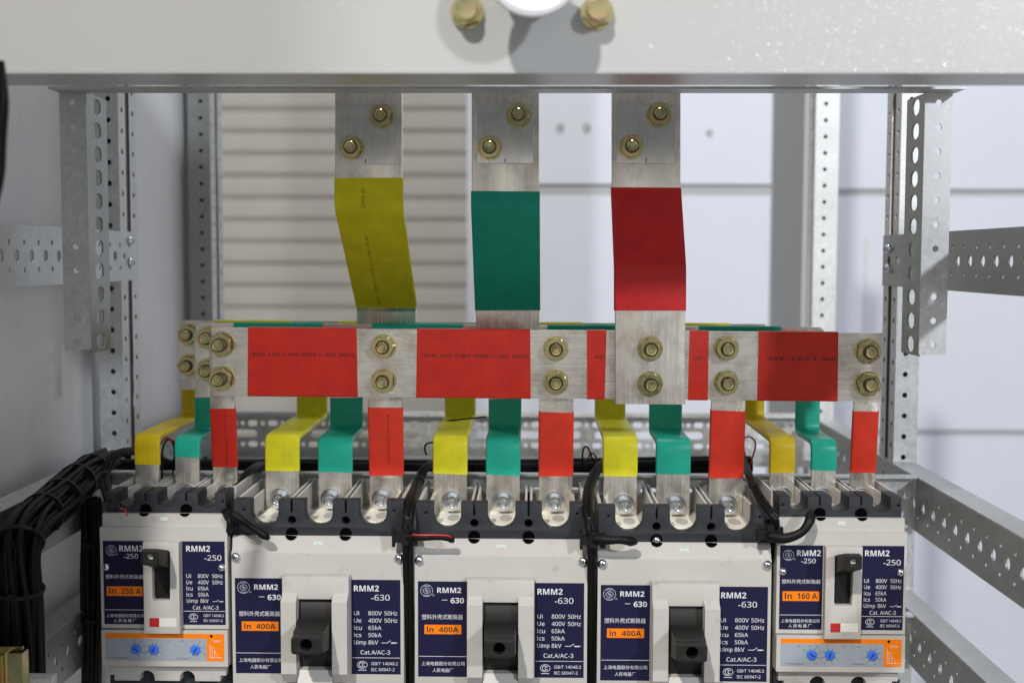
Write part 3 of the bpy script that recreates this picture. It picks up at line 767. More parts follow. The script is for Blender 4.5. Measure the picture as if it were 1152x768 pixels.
    ko = plate([rrect(kx, -76*mm, 24.5*mm, 14.5*mm, 2.5*mm, 2.5*mm), circ(kx, -75.5*mm, 4.9*mm, 22)], 10*mm, 'XZ', -55*mm, .5*mm); put('grip_end', ko, 'handle_plastic', toggle, smooth=True)
    bm = bmesh.new(); cyl(bm, (kx, -75.5*mm), 5*mm, -48.6*mm, -48.2*mm, 20); put('grip_hole', bm, 'void_black', toggle)
    # screws, sticker
    for s in (-1, 1): pan_screw(o, s*69.6*mm, -.0*mm, -17*mm, 3.7*mm, 'cover_screw', ang=random.random())
    bm = bmesh.new(); box(bm, -4*mm, 4*mm, 4.0*mm, 4.4*mm, -8*mm, -4.6*mm); st = put('sticker', bm, 'pale_sticker', o)
    tb = bmesh.new(); txt(tb, 'xxx', -2.6*mm, -7.0*mm, 1.4*mm, 3.98*mm, width=5*mm); put('printed_text', tb, 'teal_print', st)
    # labels
    x0, x1, z0, z1 = -70.8*mm, -28.9*mm, -118*mm, -35.3*mm
    lp = label_plate(o, x0, x1, z0, z1, -.02*mm); y = -.29*mm; X = lambda v: x0+v*mm; Z = lambda v: z1-v*mm
    t = bmesh.new(); txt(t, 'RMM2', X(16.4), Z(9.8), 4.5*mm, y, width=20.6*mm, bold=.022); seg2(t, X(20.4), Z(16), X(25.2), Z(16), .45*mm, y)
    txt(t, '630', X(27.9), Z(18.7), 4.6*mm, y, width=11.4*mm, bold=.022); put('printed_text', t, 'white_print', lp)
    t = bmesh.new(); emblem(t, X(7.4), Z(8), 5.4*mm, y); put('emblem', t, 'grey_print', lp)
    t = bmesh.new(); txt(t, '塑料外壳式断路器', X(3.3), Z(32.9), 4.4*mm, y, width=35*mm, cjk=True); txt(t, '上海电器股份有限公司', X(2.8), Z(73), 3.5*mm, y, width=37*mm, cjk=True)
    txt(t, '人民电器厂', X(12.4), Z(78.8), 3.5*mm, y, width=17.6*mm, cjk=True); flat(t, x0+.6*mm, x1-.4*mm, Z(65.2), Z(64.8), y); put('printed_text', t, 'white_print', lp)
    bm = bmesh.new(); box(bm, X(5.4), X(37), y-.1*mm, y+.05*mm, Z(45.6), Z(37.5)); rp = put('rating_patch', bm, 'orange_print', lp)
    t = bmesh.new(); txt(t, 'In  400A', X(7.6), Z(43.9), 4.5*mm, y-.1*mm, width=27*mm, bold=.028); tt = put('rating_text', t, 'dark_print', lp)
    x0, x1 = 28.9*mm, 70.8*mm; z1 = -36*mm
    rpz = label_plate(o, x0, x1, -118*mm, z1, -.02*mm)
    t = bmesh.new(); txt(t, 'RMM2', X(2.2), Z(9.9), 5*mm, y, width=21.4*mm, bold=.022); txt(t, '-630', X(17), Z(17.7), 4.9*mm, y, width=15.8*mm)
    for k, (a_, b_, c_) in enumerate(ROWS):
        zb = 30.6+6.35*k; txt(t, a_, X(2.2), Z(zb), 3.5*mm, y, width=[4.4,6.2,6.6,6.2,10.4][k]*mm, bold=.006); txt(t, b_, X(14.4), Z(zb), 3.5*mm, y, width=[11.6,11.6,11.2,11.2,8.4][k]*mm, bold=.006)
        if c_: txt(t, c_, X(28.2), Z(zb), 3.5*mm, y, width=11*mm, bold=.006)
    switch_symbol(t, X(25.8), Z(54.6), 13.4*mm, y)
    txt(t, 'Cat.A/AC-3', X(7.6), Z(64.7), 3.6*mm, y, width=25.4*mm, bold=.006); flat(t, x0+.6*mm, x1-.4*mm, Z(67.9), Z(67.5), y)
    put('printed_text', t, 'white_print', rpz)
    t = bmesh.new(); ccc(t, X(9.1), Z(73.8), 4.4*mm, 3.3*mm, y); txt(t, 'GB/T 14048.2', X(16.8), Z(74), 2.6*mm, y, width=22.8*mm, bold=.01); txt(t, 'IEC 60947-2', X(16.8), Z(79.2), 2.6*mm, y, width=20*mm, bold=.01)
    put('small_print', t, 'white_print', rpz)
    return o

def small_breaker(cx, cy, rating, label, side):
    r = P(cx, cy, 1.02); o = empty('circuit_breaker', (r.x, 1.02, r.z), label, 'circuit breaker', 'moulded case circuit breakers in a row')
    W = 54.6*mm; H = 166*mm
    bm = bmesh.new(); box(bm, -W+1*mm, W-1*mm, 22*mm, 116*mm, -H+6*mm, -1*mm); box(bm, -W+1*mm, W-1*mm, 98*mm, 116*mm, 0, 12*mm)
    for c in (-17.5*mm, 17.5*mm):
        for s in (-1, 1):
            x0, x1 = sorted((c+s*1.2*mm, c+s*3.0*mm)); box(bm, x0, x1, 38.2*mm, 108*mm, 0, 16.6*mm)
            x0, x1 = sorted((c+s*5.4*mm, c+s*7.4*mm)); box(bm, x0, x1, 38.2*mm, 90*mm, 0, 13*mm)
    for s in (-1, 1):
        x0, x1 = sorted((s*(W-3.4*mm), s*(W-1.2*mm))); box(bm, x0, x1, 38.2*mm, 108*mm, 0, 16.6*mm)
        x0, x1 = sorted((s*(W-10*mm), s*(W-8*mm))); box(bm, x0, x1, 38.2*mm, 90*mm, 0, 13*mm)
    put('housing', bm, 'beige_plastic', o, bevel=.3*mm, seg=1)
    bm = bmesh.new(); box(bm, -53.2*mm, 53.2*mm, 3.5*mm, 21.5*mm, -12*mm, 0); put('cover_top', bm, 'beige_plastic', o, bevel=.9*mm)
    bm = bmesh.new(); box(bm, -W, W, 0, 21.5*mm, -98.6*mm, -11.2*mm); put('cover', bm, 'beige_plastic', o, bevel=1.0*mm)
    bm = bmesh.new(); box(bm, -W+.4*mm, W-.2*mm, -2.2*mm, 21*mm, -131*mm, -99.6*mm); tu = put('trip_unit', bm, 'beige_plastic', o, bevel=.9*mm)
    # lower shroud with half-round notches
    pts = [(-51*mm, -132*mm), (-51*mm, -141*mm), (-46*mm, -141*mm), (-46*mm, -146*mm)]
    for c in (-17.5*mm, 17.5*mm):
        pts.append((c-6.5*mm, -146*mm))
        for k in range(0, 11): a = math.pi-math.pi*k/10; pts.append((c+6.5*mm*math.cos(a), -143.5*mm+6.5*mm*math.sin(a)))
        pts.append((c+6.5*mm, -146*mm))
    pts += [(46*mm, -146*mm), (46*mm, -141*mm), (51*mm, -141*mm), (51*mm, -132*mm)]
    put('lower_cover', plate([pts], 14*mm, 'XZ', 4*mm, .4*mm), 'beige_plastic', o, smooth=True)
    bm = bmesh.new(); box(bm, -W+1.5*mm, W-1.5*mm, 14*mm, 21*mm, -H+4*mm, -137*mm); put('lower_shroud', bm, 'slate_plastic', o, bevel=.5*mm)
    # upper shroud
    pts = [(-W+3*mm, -.8*mm)] + [(c+5.1*mm*math.cos(math.radians(a)), 2.6*mm+5.1*mm*math.sin(math.radians(a))) for c in (-17.5*mm, 17.5*mm) for a in range(221, -42, -15)] + [(W-3*mm, -.8*mm), (W-3*mm, 17*mm)]; ur = 7.4*mm
    for i, uc in enumerate((35*mm, 0, -35*mm)):
        pts += [(uc+ur, 17*mm), (uc+ur, 3.6*mm+ur*.6)]
        for k in range(1, 8): a = -math.pi*k/8; pts.append((uc+ur*math.cos(a), 3.6*mm+ur*.6+ur*.6*math.sin(a)))
        pts += [(uc-ur, 3.6*mm+ur*.6), (uc-ur, 17*mm)]
        if i < 2: pc = uc-17.5*mm; pts += [(pc+.8*mm, 17*mm), (pc+.8*mm, 11*mm), (pc, 9.4*mm), (pc-.8*mm, 11*mm), (pc-.8*mm, 17*mm)]
    pts.append((-W+3*mm, 17*mm))
    put('terminal_shroud', plate([pts, circ(-49*mm, 10*mm, 1*mm, 8), circ(49*mm, 10*mm, 1*mm, 8)], 30*mm, 'XZ', 8*mm, .35*mm), 'slate_plastic', o, smooth=True)
    for s in (-1, 1):
        bm = bmesh.new(); cyl(bm, (s*17.5*mm, 2.6*mm), 5.05*mm, 8.7*mm, 18*mm, 24); put('screw_well', bm, 'void_black', o)
        put('screw_well', plate([[(s*17.5*mm+5.0*mm*math.cos(math.radians(a)), 2.6*mm+5.0*mm*math.sin(math.radians(a))) for a in range(210, 331, 8)]], 3*mm, 'XZ', 3.3*mm), 'void_black', o)
    for c in (-36*mm, 0, 36*mm): socket_screw(o, c*.985, 72.5*mm, 5*mm, 8*mm, 5*mm, 7*mm)
    # column
    oz0, oz1, ow = -72*mm, -30*mm, 7.6*mm
    put('centre_column', plate([rect(-15.4*mm, 15.4*mm, -100.8*mm, -22.2*mm), [(-ow, oz1), (-ow, oz0+3*mm), (-ow+1*mm, oz0), (ow-.5*mm, oz0), (ow, oz1)]], 8.5*mm, 'XZ', -8.5*mm, 1.0*mm), 'beige_plastic', o, smooth=True)
    bm = bmesh.new(); box(bm, -ow-.1*mm, ow+.1*mm, -1.5*mm, -.05*mm, oz0-.5*mm, oz1+.5*mm); put('handle_slot', bm, 'black_plastic', o)
    bm = bmesh.new(); hexa(bm, [(-6.6*mm, -35*mm, -34*mm), (6.6*mm, -35*mm, -34*mm), (6.6*mm, -33*mm, -21.5*mm), (-6.6*mm, -33*mm, -21.5*mm)],
        [(-6.9*mm, -2*mm, -46*mm), (6.9*mm, -2*mm, -46*mm), (6.9*mm, -2*mm, -30.5*mm), (-6.9*mm, -2*mm, -30.5*mm)])
    hd = put('handle', bm, 'handle_plastic', o, bevel=1.2*mm, seg=3)
    ko = plate([rrect(0, -27.6*mm, 13.6*mm, 12.6*mm, 2*mm, 2*mm), circ(0, -27.4*mm, 2.9*mm, 18)], 6*mm, 'XZ', -38.5*mm, .4*mm); put('grip_end', ko, 'handle_plastic', hd, smooth=True)
    bm = bmesh.new(); cyl(bm, (0, -27.4*mm), 3*mm, -34.3*mm, -33.9*mm, 18); put('grip_hole', bm, 'white_button', hd)
    bm = bmesh.new(); box(bm, -10.4*mm, -2.3*mm, -9.0*mm, -8.3*mm, -94.4*mm, -87*mm); put('red_button', bm, 'red_button', o, bevel=.2*mm, seg=1)
    bm = bmesh.new(); box(bm, -2.1*mm, 12.5*mm, -8.8*mm, -8.3*mm, -94.4*mm, -87*mm); put('white_button', bm, 'white_button', o, bevel=.15*mm, seg=1)
    for s in (-1, 1): pan_screw(o, s*49.4*mm, -.3*mm, -45.2*mm, 3.0*mm, 'cover_screw', ang=random.random())
    bm = bmesh.new(); box(bm, -3*mm, 3*mm, 3.0*mm, 3.4*mm, -6.2*mm, -2.8*mm); st = put('sticker', bm, 'pale_sticker', o)
    tb = bmesh.new(); txt(tb, 'xxx', -2.0*mm, -5.2*mm, 1.4*mm, 2.98*mm, width=4*mm); put('printed_text', tb, 'teal_print', st)
    # labels
    y = -.29*mm
    x0, x1, z0, z1 = -52*mm, -16*mm, -95*mm, -22.7*mm; X = lambda v: x0+v*mm; Z = lambda v: z1-v*mm
    lp = label_plate(o, x0, x1, z0, z1, -.02*mm)
    t = bmesh.new(); txt(t, 'RMM2', X(14), Z(9), 5*mm, y, width=20.3*mm, bold=.022); txt(t, '-250', X(17.8), Z(15.2), 4*mm, y, width=12.2*mm); put('printed_text', t, 'white_print', lp)
    t = bmesh.new(); emblem(t, X(7), Z(8.4), 4.7*mm, y); put('emblem', t, 'grey_print', lp)
    t = bmesh.new(); txt(t, '塑料外壳式断路器', X(1.8), Z(32.8), 3.7*mm, y, width=32.6*mm, cjk=True); txt(t, '上海电器股份有限公司', X(1.6), Z(66.4), 3.1*mm, y, width=32.6*mm, cjk=True)
    for k, ch in enumerate('人民电器厂'): txt(t, ch, X(8+4.1*k), Z(70.6), 2.9*mm, y, width=3.1*mm, cjk=True)
    flat(t, x0+.3*mm, x1-.2*mm, Z(60), Z(59.6), y); put('printed_text', t, 'white_print', lp)
    bm = bmesh.new(); box(bm, X(2.5), X(33.5), y-.1*mm, y+.05*mm, Z(47.7), Z(39.4)); put('rating_patch', bm, 'orange_print', lp)
    t = bmesh.new(); txt(t, 'In', X(4.4), Z(45.9), 5*mm, y-.1*mm, width=6*mm, bold=.03); txt(t, rating, X(15), Z(45.9), 5*mm, y-.1*mm, width=10.4*mm, bold=.03); txt(t, 'A', X(27.4), Z(45.9), 5*mm, y-.1*mm, width=4.4*mm, bold=.03); put('rating_text', t, 'dark_print', lp)
    x0, x1 = 16*mm, 52.4*mm
    rp = label_plate(o, x0, x1, z0, z1, -.02*mm)
    t = bmesh.new(); txt(t, 'RMM2', X(3.4), Z(8.8), 5*mm, y, width=20.5*mm, bold=.022); txt(t, '-250', X(19), Z(16.4), 4.6*mm, y, width=14.6*mm)
    for k, (a_, b_, c_) in enumerate(ROWS):
        zb = 31.6+5.38*k; txt(t, a_, X(3.2), Z(zb), 3.3*mm, y, width=[4,5,5.4,5.2,9.6][k]*mm, bold=.006); txt(t, b_, X([13,13,13,13,15][k]), Z(zb), 3.3*mm, y, width=[9.4,9.4,9.2,9.2,7][k]*mm, bold=.006)
        if c_: txt(t, c_, X(25.4), Z(zb), 3.3*mm, y, width=9*mm, bold=.006)
    switch_symbol(t, X(25.4), Z(52), 9.6*mm, y)
    txt(t, 'Cat. A/AC-3', X(8.4), Z(59), 3.3*mm, y, width=22*mm, bold=.006); flat(t, x0+.3*mm, x1-.2*mm, Z(60.7), Z(60.3), y); put('printed_text', t, 'white_print', rp)
    t = bmesh.new(); ccc(t, X(8.8), Z(65.4), 3.9*mm, 2.9*mm, y); txt(t, 'GB/T 14048.2', X(17.6), Z(65.4), 2.3*mm, y, width=17.4*mm, bold=.01); txt(t, 'IEC 60947-2', X(17.6), Z(69.8), 2.3*mm, y, width=16.2*mm, bold=.01)
    put('small_print', t, 'white_print', rp)
    # trip unit face
    yf = -2.2*mm
    bm = bmesh.new(); box(bm, -50.6*mm, 36.3*mm, yf-.3*mm, yf, -126*mm, -106.4*mm); gl = put('scale_plate', bm, 'grey_label', tu)
    bm = bmesh.new(); box(bm, -50.6*mm, 51.4*mm, yf-.3*mm, yf, -106.4*mm, -102.3*mm); box(bm, 36.3*mm, 51.4*mm, yf-.3*mm, yf, -126*mm, -106.4*mm); op = put('orange_plate', bm, 'orange_print', tu)
    t = bmesh.new(); yy = yf-.33*mm
    for k in range(1): 
        seg2(t, 39*mm, -123*mm, 50*mm, -123*mm, .35*mm, yy); seg2(t, 39.3*mm, -123*mm, 39.3*mm, -111*mm, .35*mm, yy-.02*mm)
        for (u0, w0, u1, w1) in ((41, -123, 41, -113), (41, -113, 42.8, -115), (42.8, -115, 44, -119), (44, -119, 46, -120.5), (46, -120.5, 46, -123), (43, -123, 43, -115)): seg2(t, u0*mm, w0*mm, u1*mm, w1*mm, .3*mm, yy-.03*mm)
    txt(t, 'TRIP', 41.5*mm, -109.6*mm, 1.8*mm, yy, width=7*mm)
    put('curve_print', t, 'pale_sticker', op)
    bm = bmesh.new(); cyl(bm, (40.5*mm, -104.2*mm), 1.2*mm, yf-.5*mm, yf-.3*mm, 14); put('test_hole', bm, 'void_black', op)
    t = bmesh.new()
    for di, (dx, n0, n1, nums) in enumerate(((-24.3, -60, 160, ['.8','.9','.95','1','1.1','1.2']), (-9.1, -60, 250, ['2','3','4','5','6','7','8','10']), (26.8, -60, 250, ['1','2','3','4','5','6','7','8']))):
        N = len(nums)
        for k in range(N):
            a = math.radians(90-(n0+(n1-n0)*k/(N-1))); c_, s_ = math.cos(a), math.sin(a)
            seg2(t, dx*mm+c_*4.7*mm, -116.2*mm+s_*4.7*mm, dx*mm+c_*6.2*mm, -116.2*mm+s_*6.2*mm, .4*mm, yy)
            txt(t, nums[k], dx*mm+c_*8.2*mm-.9*mm, -116.2*mm+s_*8*mm-.6*mm, 1.25*mm, yy, width=(.8+.9*(len(nums[k])-1))*mm, bold=.01)
        txt(t, 'K%d' % (di+1), (dx-12.5+ (24 if di == 1 else 0))*mm, -109.5*mm, 1.4*mm, yy, width=2.4*mm, bold=.01)
    txt(t, 'RT59470632AH', -46*mm, -124.6*mm, 1.3*mm, yy, width=15*mm, bold=.01); txt(t, 'RT6328/1', 10*mm, -124.6*mm, 1.3*mm, yy, width=11*mm, bold=.01)
    put('scale_print', t, 'dark_print', gl)
    for k, dx in enumerate((-24.3, -9.1, 26.8)):
        bm = bmesh.new(); lathe(bm, (0, 0), [(4.3*mm, -.3*mm), (4.2*mm, -1.3*mm), (3.7*mm, -1.5*mm), (0, -1.5*mm)], 28); d = put('dial', bm, 'blue_dial', tu, (dx*mm, yf, -116.2*mm), smooth=True)
        bm = bmesh.new(); a = (2.5, 1.2, 1.0)[k]; seg2(bm, -2.4*mm*math.cos(a), -2.4*mm*math.sin(a), 2.4*mm*math.cos(a), 2.4*mm*math.sin(a), .9*mm, -1.52*mm); put('pointer', bm, 'navy_label', d)
    return o

small_breaker(183.4, 578.7, '250', 'small breaker rated 250 A, leftmost in the row beside the black cables', -1)
big_breaker(356.8, 604.5, 'large breaker rated 400 A, second from the left, next to the small 250 A one')
big_breaker(563.7, 608, 'large breaker rated 400 A in the middle of the row')
big_breaker(770.5, 612, 'large breaker rated 400 A with a bright screw in one shroud hole', True)
small_breaker(948, 583.5, '160', 'small breaker rated 160 A, rightmost in the row beside the bare rail end', 1)

# ================================================================== DROP BARS
def drop_bar(col, cx_px, w, zend_px, sleeve_lo, mat_, label, sleeve_hi=None):
    """cx_px = pixel column of the bar at its terminal (Y 1.095); bends from the coloured main bar forward and down"""
    t = 4*mm; Yf = 1.0955; xt = P(cx_px, 540, Yf).x; zend = P(cx_px, zend_px, Yf).z
    if col == 'red':
        Yr_ = YB['red']+TB+t/2+.3*mm
        xr = xt*(1-.6*(1-Yr_/Yf)); pts = [(xr, Yr_, -.072), (xr, Yr_, P(cx_px, 452, 1.075).z), (xt, Yf, P(cx_px, 538, Yf).z), (xt, Yf, zend)]
        path = fillet(pts, 20*mm, 5)
    else:
        Yr_ = YB[col]+TB+t/2+.3*mm; zh = -.1655 if col == 'green' else -.1635
        pts = [(xt, Yr_, -.072), (xt, Yr_, zh), (xt, Yf, zh), (xt, Yf, zend)]
        path = fillet(pts, 9*mm, 7)
    base = Vector((xt, Yf, zend)); path = [v-base for v in path]
    o = put('drop_bar', strip(path, w, t, .5*mm), 'busbar_metal_upright', None, base, smooth=True); tag(o, label, 'busbar', 'drop bars feeding the breakers')
    total = plen(path); s1 = total - abs(P(cx_px, sleeve_lo, Yf).z - zend)
    s0 = abs(P(cx_px, sleeve_hi, Yr_).z + .072) if sleeve_hi else 62*mm
    sub = cutpath(path, s0, s1); fine = []
    for a_, b_ in zip(sub, sub[1:]):
        k = max(1, int((b_-a_).length/(5*mm))); fine += [a_.lerp(b_, i/k) for i in range(k)]
    fine.append(sub[-1])
    so = put('insulating_sleeve', strip(fine, w, t, 1.2*mm, .6*mm), mat_, o, smooth=True)
    return o, so, base
ordn = ['leftmost small', 'second', 'middle', 'fourth', 'rightmost small']
D = [  # breaker centre px at terminal plane, pitch, width, end y, sleeve ends (yellow, green, red)
 ((166.5,211.5,254), 22*mm, 566, (522.5,514.5,524), ('sleeve_golden','sleeve_green','sleeve_red')),
 ((318,377.5,435), 30.3*mm, 574, (529.5,531,534), ('sleeve_yellow','sleeve_green','sleeve_orange_red')),
 ((506.5,566,625.2), 30.3*mm, 577, (533,534.5,534.5), ('sleeve_yellow','sleeve_green','sleeve_orange_red')),
 ((697.5,757,816.5), 30.3*mm, 581, (535.5,533.5,536.5), ('sleeve_yellow','sleeve_green','sleeve_orange_red')),
 ((879.5,926,970), 22*mm, 570, (532,529.5,530), ('sleeve_golden','sleeve_green','sleeve_orange_red'))]
xt_ = lambda px: P(px, 540, 1.0955).x
hi_red = [458, 457, 463, 461, 462]
for bi, (cxs, w, ze, lows, mats) in enumerate(D):
    for ci, col in enumerate(('yellow', 'green', 'red')):
        o, so, base = drop_bar(col, cxs[ci], w, ze, lows[ci], mats[ci], '%s sleeved drop bar feeding the %s breaker' % (col, ordn[bi]), hi_red[bi] if col == 'red' else (437 if bi == 0 and col == 'yellow' else None))
        if col == 'red' and bi in (0, 1):
            tb = bmesh.new(); txt(tb, 'E-TUBE 125℃ 600V', 0, 0, 1.7*mm, 0, width=46*mm)
            z_top = P(cxs[ci], 467, 1.08).z
            for v in tb.verts:
                c = v.co.copy(); zz = z_top - c.x; f_ = max(0, min(1, (zz-P(cxs[ci],538,1.0955).z)/(P(cxs[ci],452,1.075).z-P(cxs[ci],538,1.0955).z)))
                yy = 1.0955+(YB['red']+TB+2.3*mm-1.0955)*f_
                v.co = Vector((1.5*mm+c.z+(xt_(cxs[ci])*(-.6*(1-(YB['red']+TB+2.3*mm)/1.0955)))*f_, yy-2.75*mm+c.y-base.y, zz-base.z))
            put('printed_text', tb, 'sleeve_print_red', so)

# ================================================================== CABLES
def tie(parent, p, d, r, w=3.2*mm, name='cable_tie'):
    bm = bmesh.new(); d = d.normalized(); tube(bm, [p-d*w/2, p-d*w/2+d*.01*mm, p+d*w/2], r, 16); 
    u = d.orthogonal().normalized(); c = p - Vector((0, 1, 0))*r*.95
    s = 2.6*mm; hexa(bm, [c+Vector(q)*s for q in ((-1,-.8,-1), (1,-.8,-1), (1,-.8,1), (-1,-.8,1))], [c+Vector(q)*s for q in ((-1,.6,-1), (1,.6,-1), (1,.6,1), (-1,.6,1))])
    return put(name, bm, 'tie_black', parent)
def bundle(name, pts, n, rc, spread, label, cat='cable', group=None, ties=(), wob=.6*mm, flatv=None):
    path = smoothpath([P(*q) for q in pts], 10); base = path[0].copy()
    root = empty(name, base, label, cat, group); path = [p-base for p in path]
    # frame by parallel transport
    fr = []; prev = None
    for i, p in enumerate(path):
        tg = (path[min(i+1, len(path)-1)] - path[max(i-1, 0)]).normalized()
        u = tg.orthogonal().normalized() if prev is None else (prev - tg*prev.dot(tg)).normalized(); prev = u; fr.append((u, tg.cross(u), tg))
    for k in range(n):
        a = 2.4*k + .3; rad = spread*math.sqrt((k+.5)/n); ph = random.random()*6
        bm = bmesh.new(); pp = []
        for i, p in enumerate(path):
            u, w_, tg = fr[i]; s = i/len(path)*6
            aa = a + .25*math.sin(s+ph)
            pp.append(p + u*math.cos(aa)*(rad+wob*math.sin(s*2+ph)) + w_*math.sin(aa)*(rad+wob*math.cos(s*1.7+ph)))
        tube(bm, pp, rc, 9); put('cable', bm, 'cable_black', root, smooth=True)
    for f in ties:
        i = min(len(path)-2, int(f*(len(path)-1))); tie(root, path[i], path[i+1]-path[i], spread+rc*.75)
    return root
bundle('cable_bundle', [(118,522,1.20), (92,538,1.12), (62,566,1.03), (34,590,.95), (22,618,.92), (24,680,.92), (26,790,.93)], 40, 2.1*mm, 16.5*mm,
       'thick black cable bundle lying on the left rail and turning down', ties=(.10,.2,.30,.42,.62,.8), group='black cable looms')
bundle('cable_bundle', [(103,560,1.13), (104,640,1.13), (104,790,1.13)], 9, 3.2*mm, 8*mm, 'black cables running straight down left of the leftmost breaker', ties=(.35,.7), group='black cable looms')
bundle('cable_bundle', [(106,528,1.222), (240,530,1.222), (400,530,1.222), (560,529,1.222), (700,528,1.222), (845,526,1.222)], 12, 4.2*mm, 9.5*mm, 'long horizontal black cable loom behind the drop bars', ties=(.12,.3,.38,.55,.74,.9), group='black cable looms')
bundle('cable_bundle', [(-6,70,.70), (-5,130,.70), (-8,190,.70), (-18,250,.70)], 3, 4.5*mm, 4*mm, 'blurred black cable at the top left edge', group='black cable looms')

def harness(pts, r, label, branch=None, br=2.6*mm, loops=None, red=None, tie_at=None, n=3):
    root = bundle('wire_harness', pts, n, r*.55, r*.5, label, 'cable', 'thin wire harnesses between the breakers', ties=(.35,.6) if n > 2 else (.5,), wob=.3*mm)
    base = root.location
    if branch:
        bm = bmesh.new(); tube(bm, smoothpath([P(*q)-base for q in branch], 8), lambda t: br*(1+.10*math.sin(t*9))*(1-.55*max(0, (t-.86)/.14)), 12); put('heat_shrink_branch', bm, 'cable_black', root, smooth=True)
        bm = bmesh.new(); tube(bm, smoothpath([P(q[0], q[1]-2.4, q[2]-.003)-base for q in branch], 8)[3:-4], .75*mm, 8); 
        if red: put('red_wire', bm, 'cable_red', root, smooth=True)
        else: bm.free()
    for lp in (loops or ()):
        bm = bmesh.new(); tube(bm, smoothpath([P(*q)-base for q in lp[1]], 8), lp[2] if len(lp) > 2 else .9*mm, 8); put('wire_loop', bm, lp[0], root, smooth=True)
    if tie_at:
        c = P(*tie_at)-base; bm = bmesh.new(); s = 1*mm
        box(bm, c.x-10*mm, c.x+10*mm, c.y-3*mm, c.y+2*mm, c.z-4*mm, c.z+4*mm); box(bm, c.x-11*mm, c.x-8.6*mm, c.y-4*mm, c.y+3*mm, c.z-7.5*mm, c.z+7.5*mm); box(bm, c.x+6*mm, c.x+10.6*mm, c.y-3.6*mm, c.y+2.6*mm, c.z-6.5*mm, c.z+6*mm)
        box(bm, c.x-3*mm, c.x+3*mm, c.y-4.5*mm, c.y+3*mm, c.z-6*mm, c.z+8*mm)
        put('tie_mount', bm, 'tie_black', root, bevel=.8*mm)
    return root
harness([(190,520,1.21), (160,508,1.17), (132,512,1.12), (119,535,1.10), (122,558,1.06), (136,573,1.03)], 5*mm, 'black wire harness curving down to the leftmost breaker', n=3,
        loops=[('cable_red', [(136,572,1.015), (141,574,1.012), (143,580,1.012)], .8*mm), ('cable_black', [(182,540,1.12), (183,505,1.12), (190,494,1.12), (196,505,1.12), (194,540,1.12)]), ('cable_red', [(180,500,1.125), (188,492,1.12), (198,500,1.12), (200,514,1.12)])])
harness([(312,530,1.215), (298,524,1.19), (284,530,1.14), (272,545,1.10), (258,562,1.06), (256,575,1.03), (262,590,1.02), (250,620,1.045), (252,700,1.05), (252,790,1.05)], 5.6*mm, 'black wire harness between the leftmost breaker and the second one',
        branch=[(262,578,1.012), (275,587,1.008), (290,597,1.008), (303,606,1.010)], br=3.3*mm, loops=[('cable_black', [(300,512,1.15), (304,490,1.16), (312,484,1.17), (322,487,1.17)], 1.0*mm)])
harness([(510,529,1.215), (494,520,1.185), (480,526,1.13), (470,545,1.09), (462,568,1.03), (459,590,1.012), (459,615,1.015), (460,700,1.03), (460,790,1.04)], 5.2*mm, 'black wire harness between the second breaker and the middle one',
        branch=[(458,603,1.008), (475,604,1.005), (492,604,1.005), (505,605,1.006), (510,609,1.010)], br=2.8*mm, red=True, tie_at=(456,604,1.012), loops=[('cable_black', [(480,512,1.15), (478,505,1.15), (480,499,1.15), (490,497,1.17)])])
harness([(700,527,1.215), (686,518,1.185), (674,526,1.13), (664,545,1.08), (661,570,1.03), (664,590,1.012), (666,615,1.015), (666,700,1.03), (666,790,1.04)], 5.2*mm, 'black wire harness between the middle breaker and the fourth one',
        branch=[(668,606,1.008), (685,607,1.004), (702,607,1.004), (716,610,1.010)], br=3.9*mm, tie_at=(667,607,1.012),
        loops=[('cable_black', [(655,524,1.15), (656,506,1.15), (661,503,1.15), (668,520,1.15)]), ('cable_red', [(662,516,1.15), (664,510,1.15), (669,511,1.15), (671,518,1.15)])])
harness([(815,528,1.21), (833,518,1.16), (842,535,1.08), (852,556,1.03), (866,575,1.005), (874,583,1.0)], 4.4*mm, 'flat black harness strand slanting across to the rightmost breaker',
        branch=[(866,603,1.008), (884,605,1.003), (902,598,1.001), (911,585,1.004), (912,574,1.014)], br=4.0*mm, tie_at=(866,600,1.014), n=2,
        loops=[('cable_red', [(841,525,1.15), (836,497,1.15), (843,491,1.15), (850,500,1.15), (843,525,1.15)], .8*mm), ('cable_black', [(871,585,1.02), (873,640,1.04), (873,790,1.05)], 4.6*mm)])
bm = bmesh.new(); tube(bm, smoothpath([P(497,473.5,1.20), P(515,472,1.19), P(547,468.5,1.19)], 6), .8*mm, 8)
tag(put('tie_tail', bm, 'cable_black', None, smooth=True), 'thin black cable tie tail across the middle yellow drop bar', 'cable tie')
# shroud phase barrier wires seen on top of the fourth breaker: bottom-left yellow passivated bracket
bm = bmesh.new(); box(bm, -.02, .014, 0, .003, -.06, 0); box(bm, .008, .019, -.012, -.001, -.06, -.001); box(bm, -.02, .0, -.02, -.001, -.06, -.006)
tag(put('yellow_bracket', bm, 'passivated_zinc', None, P(4, 727, .885), bevel=1.2*mm), 'yellow passivated metal bracket at the bottom left corner', 'bracket')
a = P(42, 763, .885); bm = bmesh.new(); box(bm, -.011, .010, 0, .012, -.03, 0); tag(put('metal_plate', bm, 'galvanised_bright', None, (a.x, .885, a.z), bevel=.6*mm), 'small bare metal plate end at the bottom edge beside the cables', 'plate')

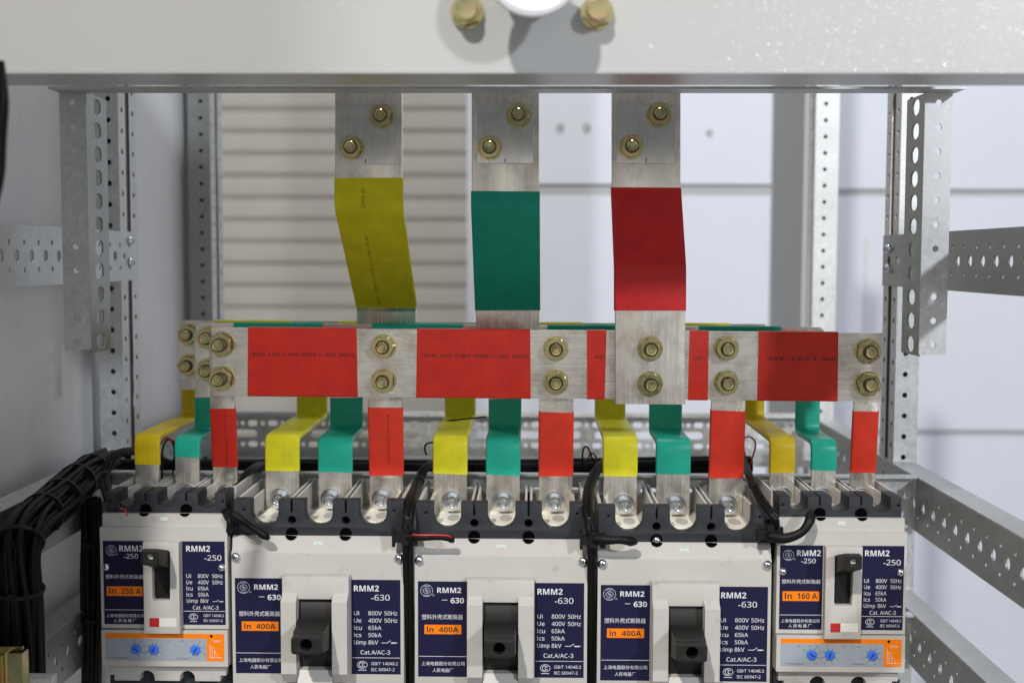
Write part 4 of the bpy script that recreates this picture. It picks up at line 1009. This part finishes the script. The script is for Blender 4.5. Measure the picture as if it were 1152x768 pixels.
# ================================================================== LIGHT
def lamp(name, loc, power, size, color, tgt=(0, 1.05, -.05)):
    ld = bpy.data.lights.new(name, 'AREA'); ld.shape = 'DISK'; ld.size = size; ld.energy = power; ld.color = color
    o = bpy.data.objects.new(name, ld); COL.objects.link(o); o.location = loc
    d = Vector(tgt) - o.location; o.rotation_euler = d.to_track_quat('-Z', 'Y').to_euler(); return o
lamp('background_fill_lamp', (2.6, -3.0, 1.8), 122, .26, (.88,.93,1.0))
lamp('background_fill_lamp', (-1.24, -3.3, 3.77), 315, .18, (1.0,.96,.89))
lamp('background_fill_lamp', (.1, 1.95, 2.3), 17, .5, (.93,.96,1.0), (.1, 3.4, 0))  # fill lamp added to brighten the shutter and far cabinets
w = bpy.data.worlds.new('World'); sc.world = w; w.use_nodes = True
nt = w.node_tree; bg = nt.nodes['Background']
tc = nt.nodes.new('ShaderNodeTexCoord'); sp = nt.nodes.new('ShaderNodeSeparateXYZ'); nt.links.new(tc.outputs['Generated'], sp.inputs[0])
mr = nt.nodes.new('ShaderNodeMapRange'); mr.inputs['From Min'].default_value = -1; mr.inputs['From Max'].default_value = 1; nt.links.new(sp.outputs['Z'], mr.inputs['Value'])
cr = nt.nodes.new('ShaderNodeValToRGB'); e = cr.color_ramp.elements; e[0].position = .1; e[0].color = (.05,.05,.05,1); e[1].position = .64; e[1].color = (.60,.62,.66,1)
x = e.new(.40); x.color = (.20,.20,.20,1); x = e.new(.47); x.color = (1.35,1.32,1.27,1); x = e.new(.56); x.color = (1.35,1.33,1.3,1); x = e.new(.8); x.color = (.62,.65,.70,1)
nt.links.new(mr.outputs[0], cr.inputs[0]); nz = nt.nodes.new('ShaderNodeTexNoise'); nz.inputs['Scale'].default_value = 3.2; nt.links.new(tc.outputs['Generated'], nz.inputs['Vector'])
r2 = nt.nodes.new('ShaderNodeValToRGB'); r2.color_ramp.elements[0].position = .42; r2.color_ramp.elements[0].color = (.16,.16,.16,1); r2.color_ramp.elements[1].position = .58; r2.color_ramp.elements[1].color = (1.7,1.7,1.7,1); nt.links.new(nz.outputs['Fac'], r2.inputs[0])
mx = nt.nodes.new('ShaderNodeMix'); mx.data_type = 'RGBA'; mx.blend_type = 'MULTIPLY'; mx.inputs[0].default_value = 1; nt.links.new(cr.outputs[0], mx.inputs[6]); nt.links.new(r2.outputs[0], mx.inputs[7])
nt.links.new(mx.outputs[2], bg.inputs['Color']); bg.inputs['Strength'].default_value = .42
vs = sc.view_settings; vs.view_transform = 'Standard'; vs.look = 'None'; vs.exposure = 0; vs.gamma = 1
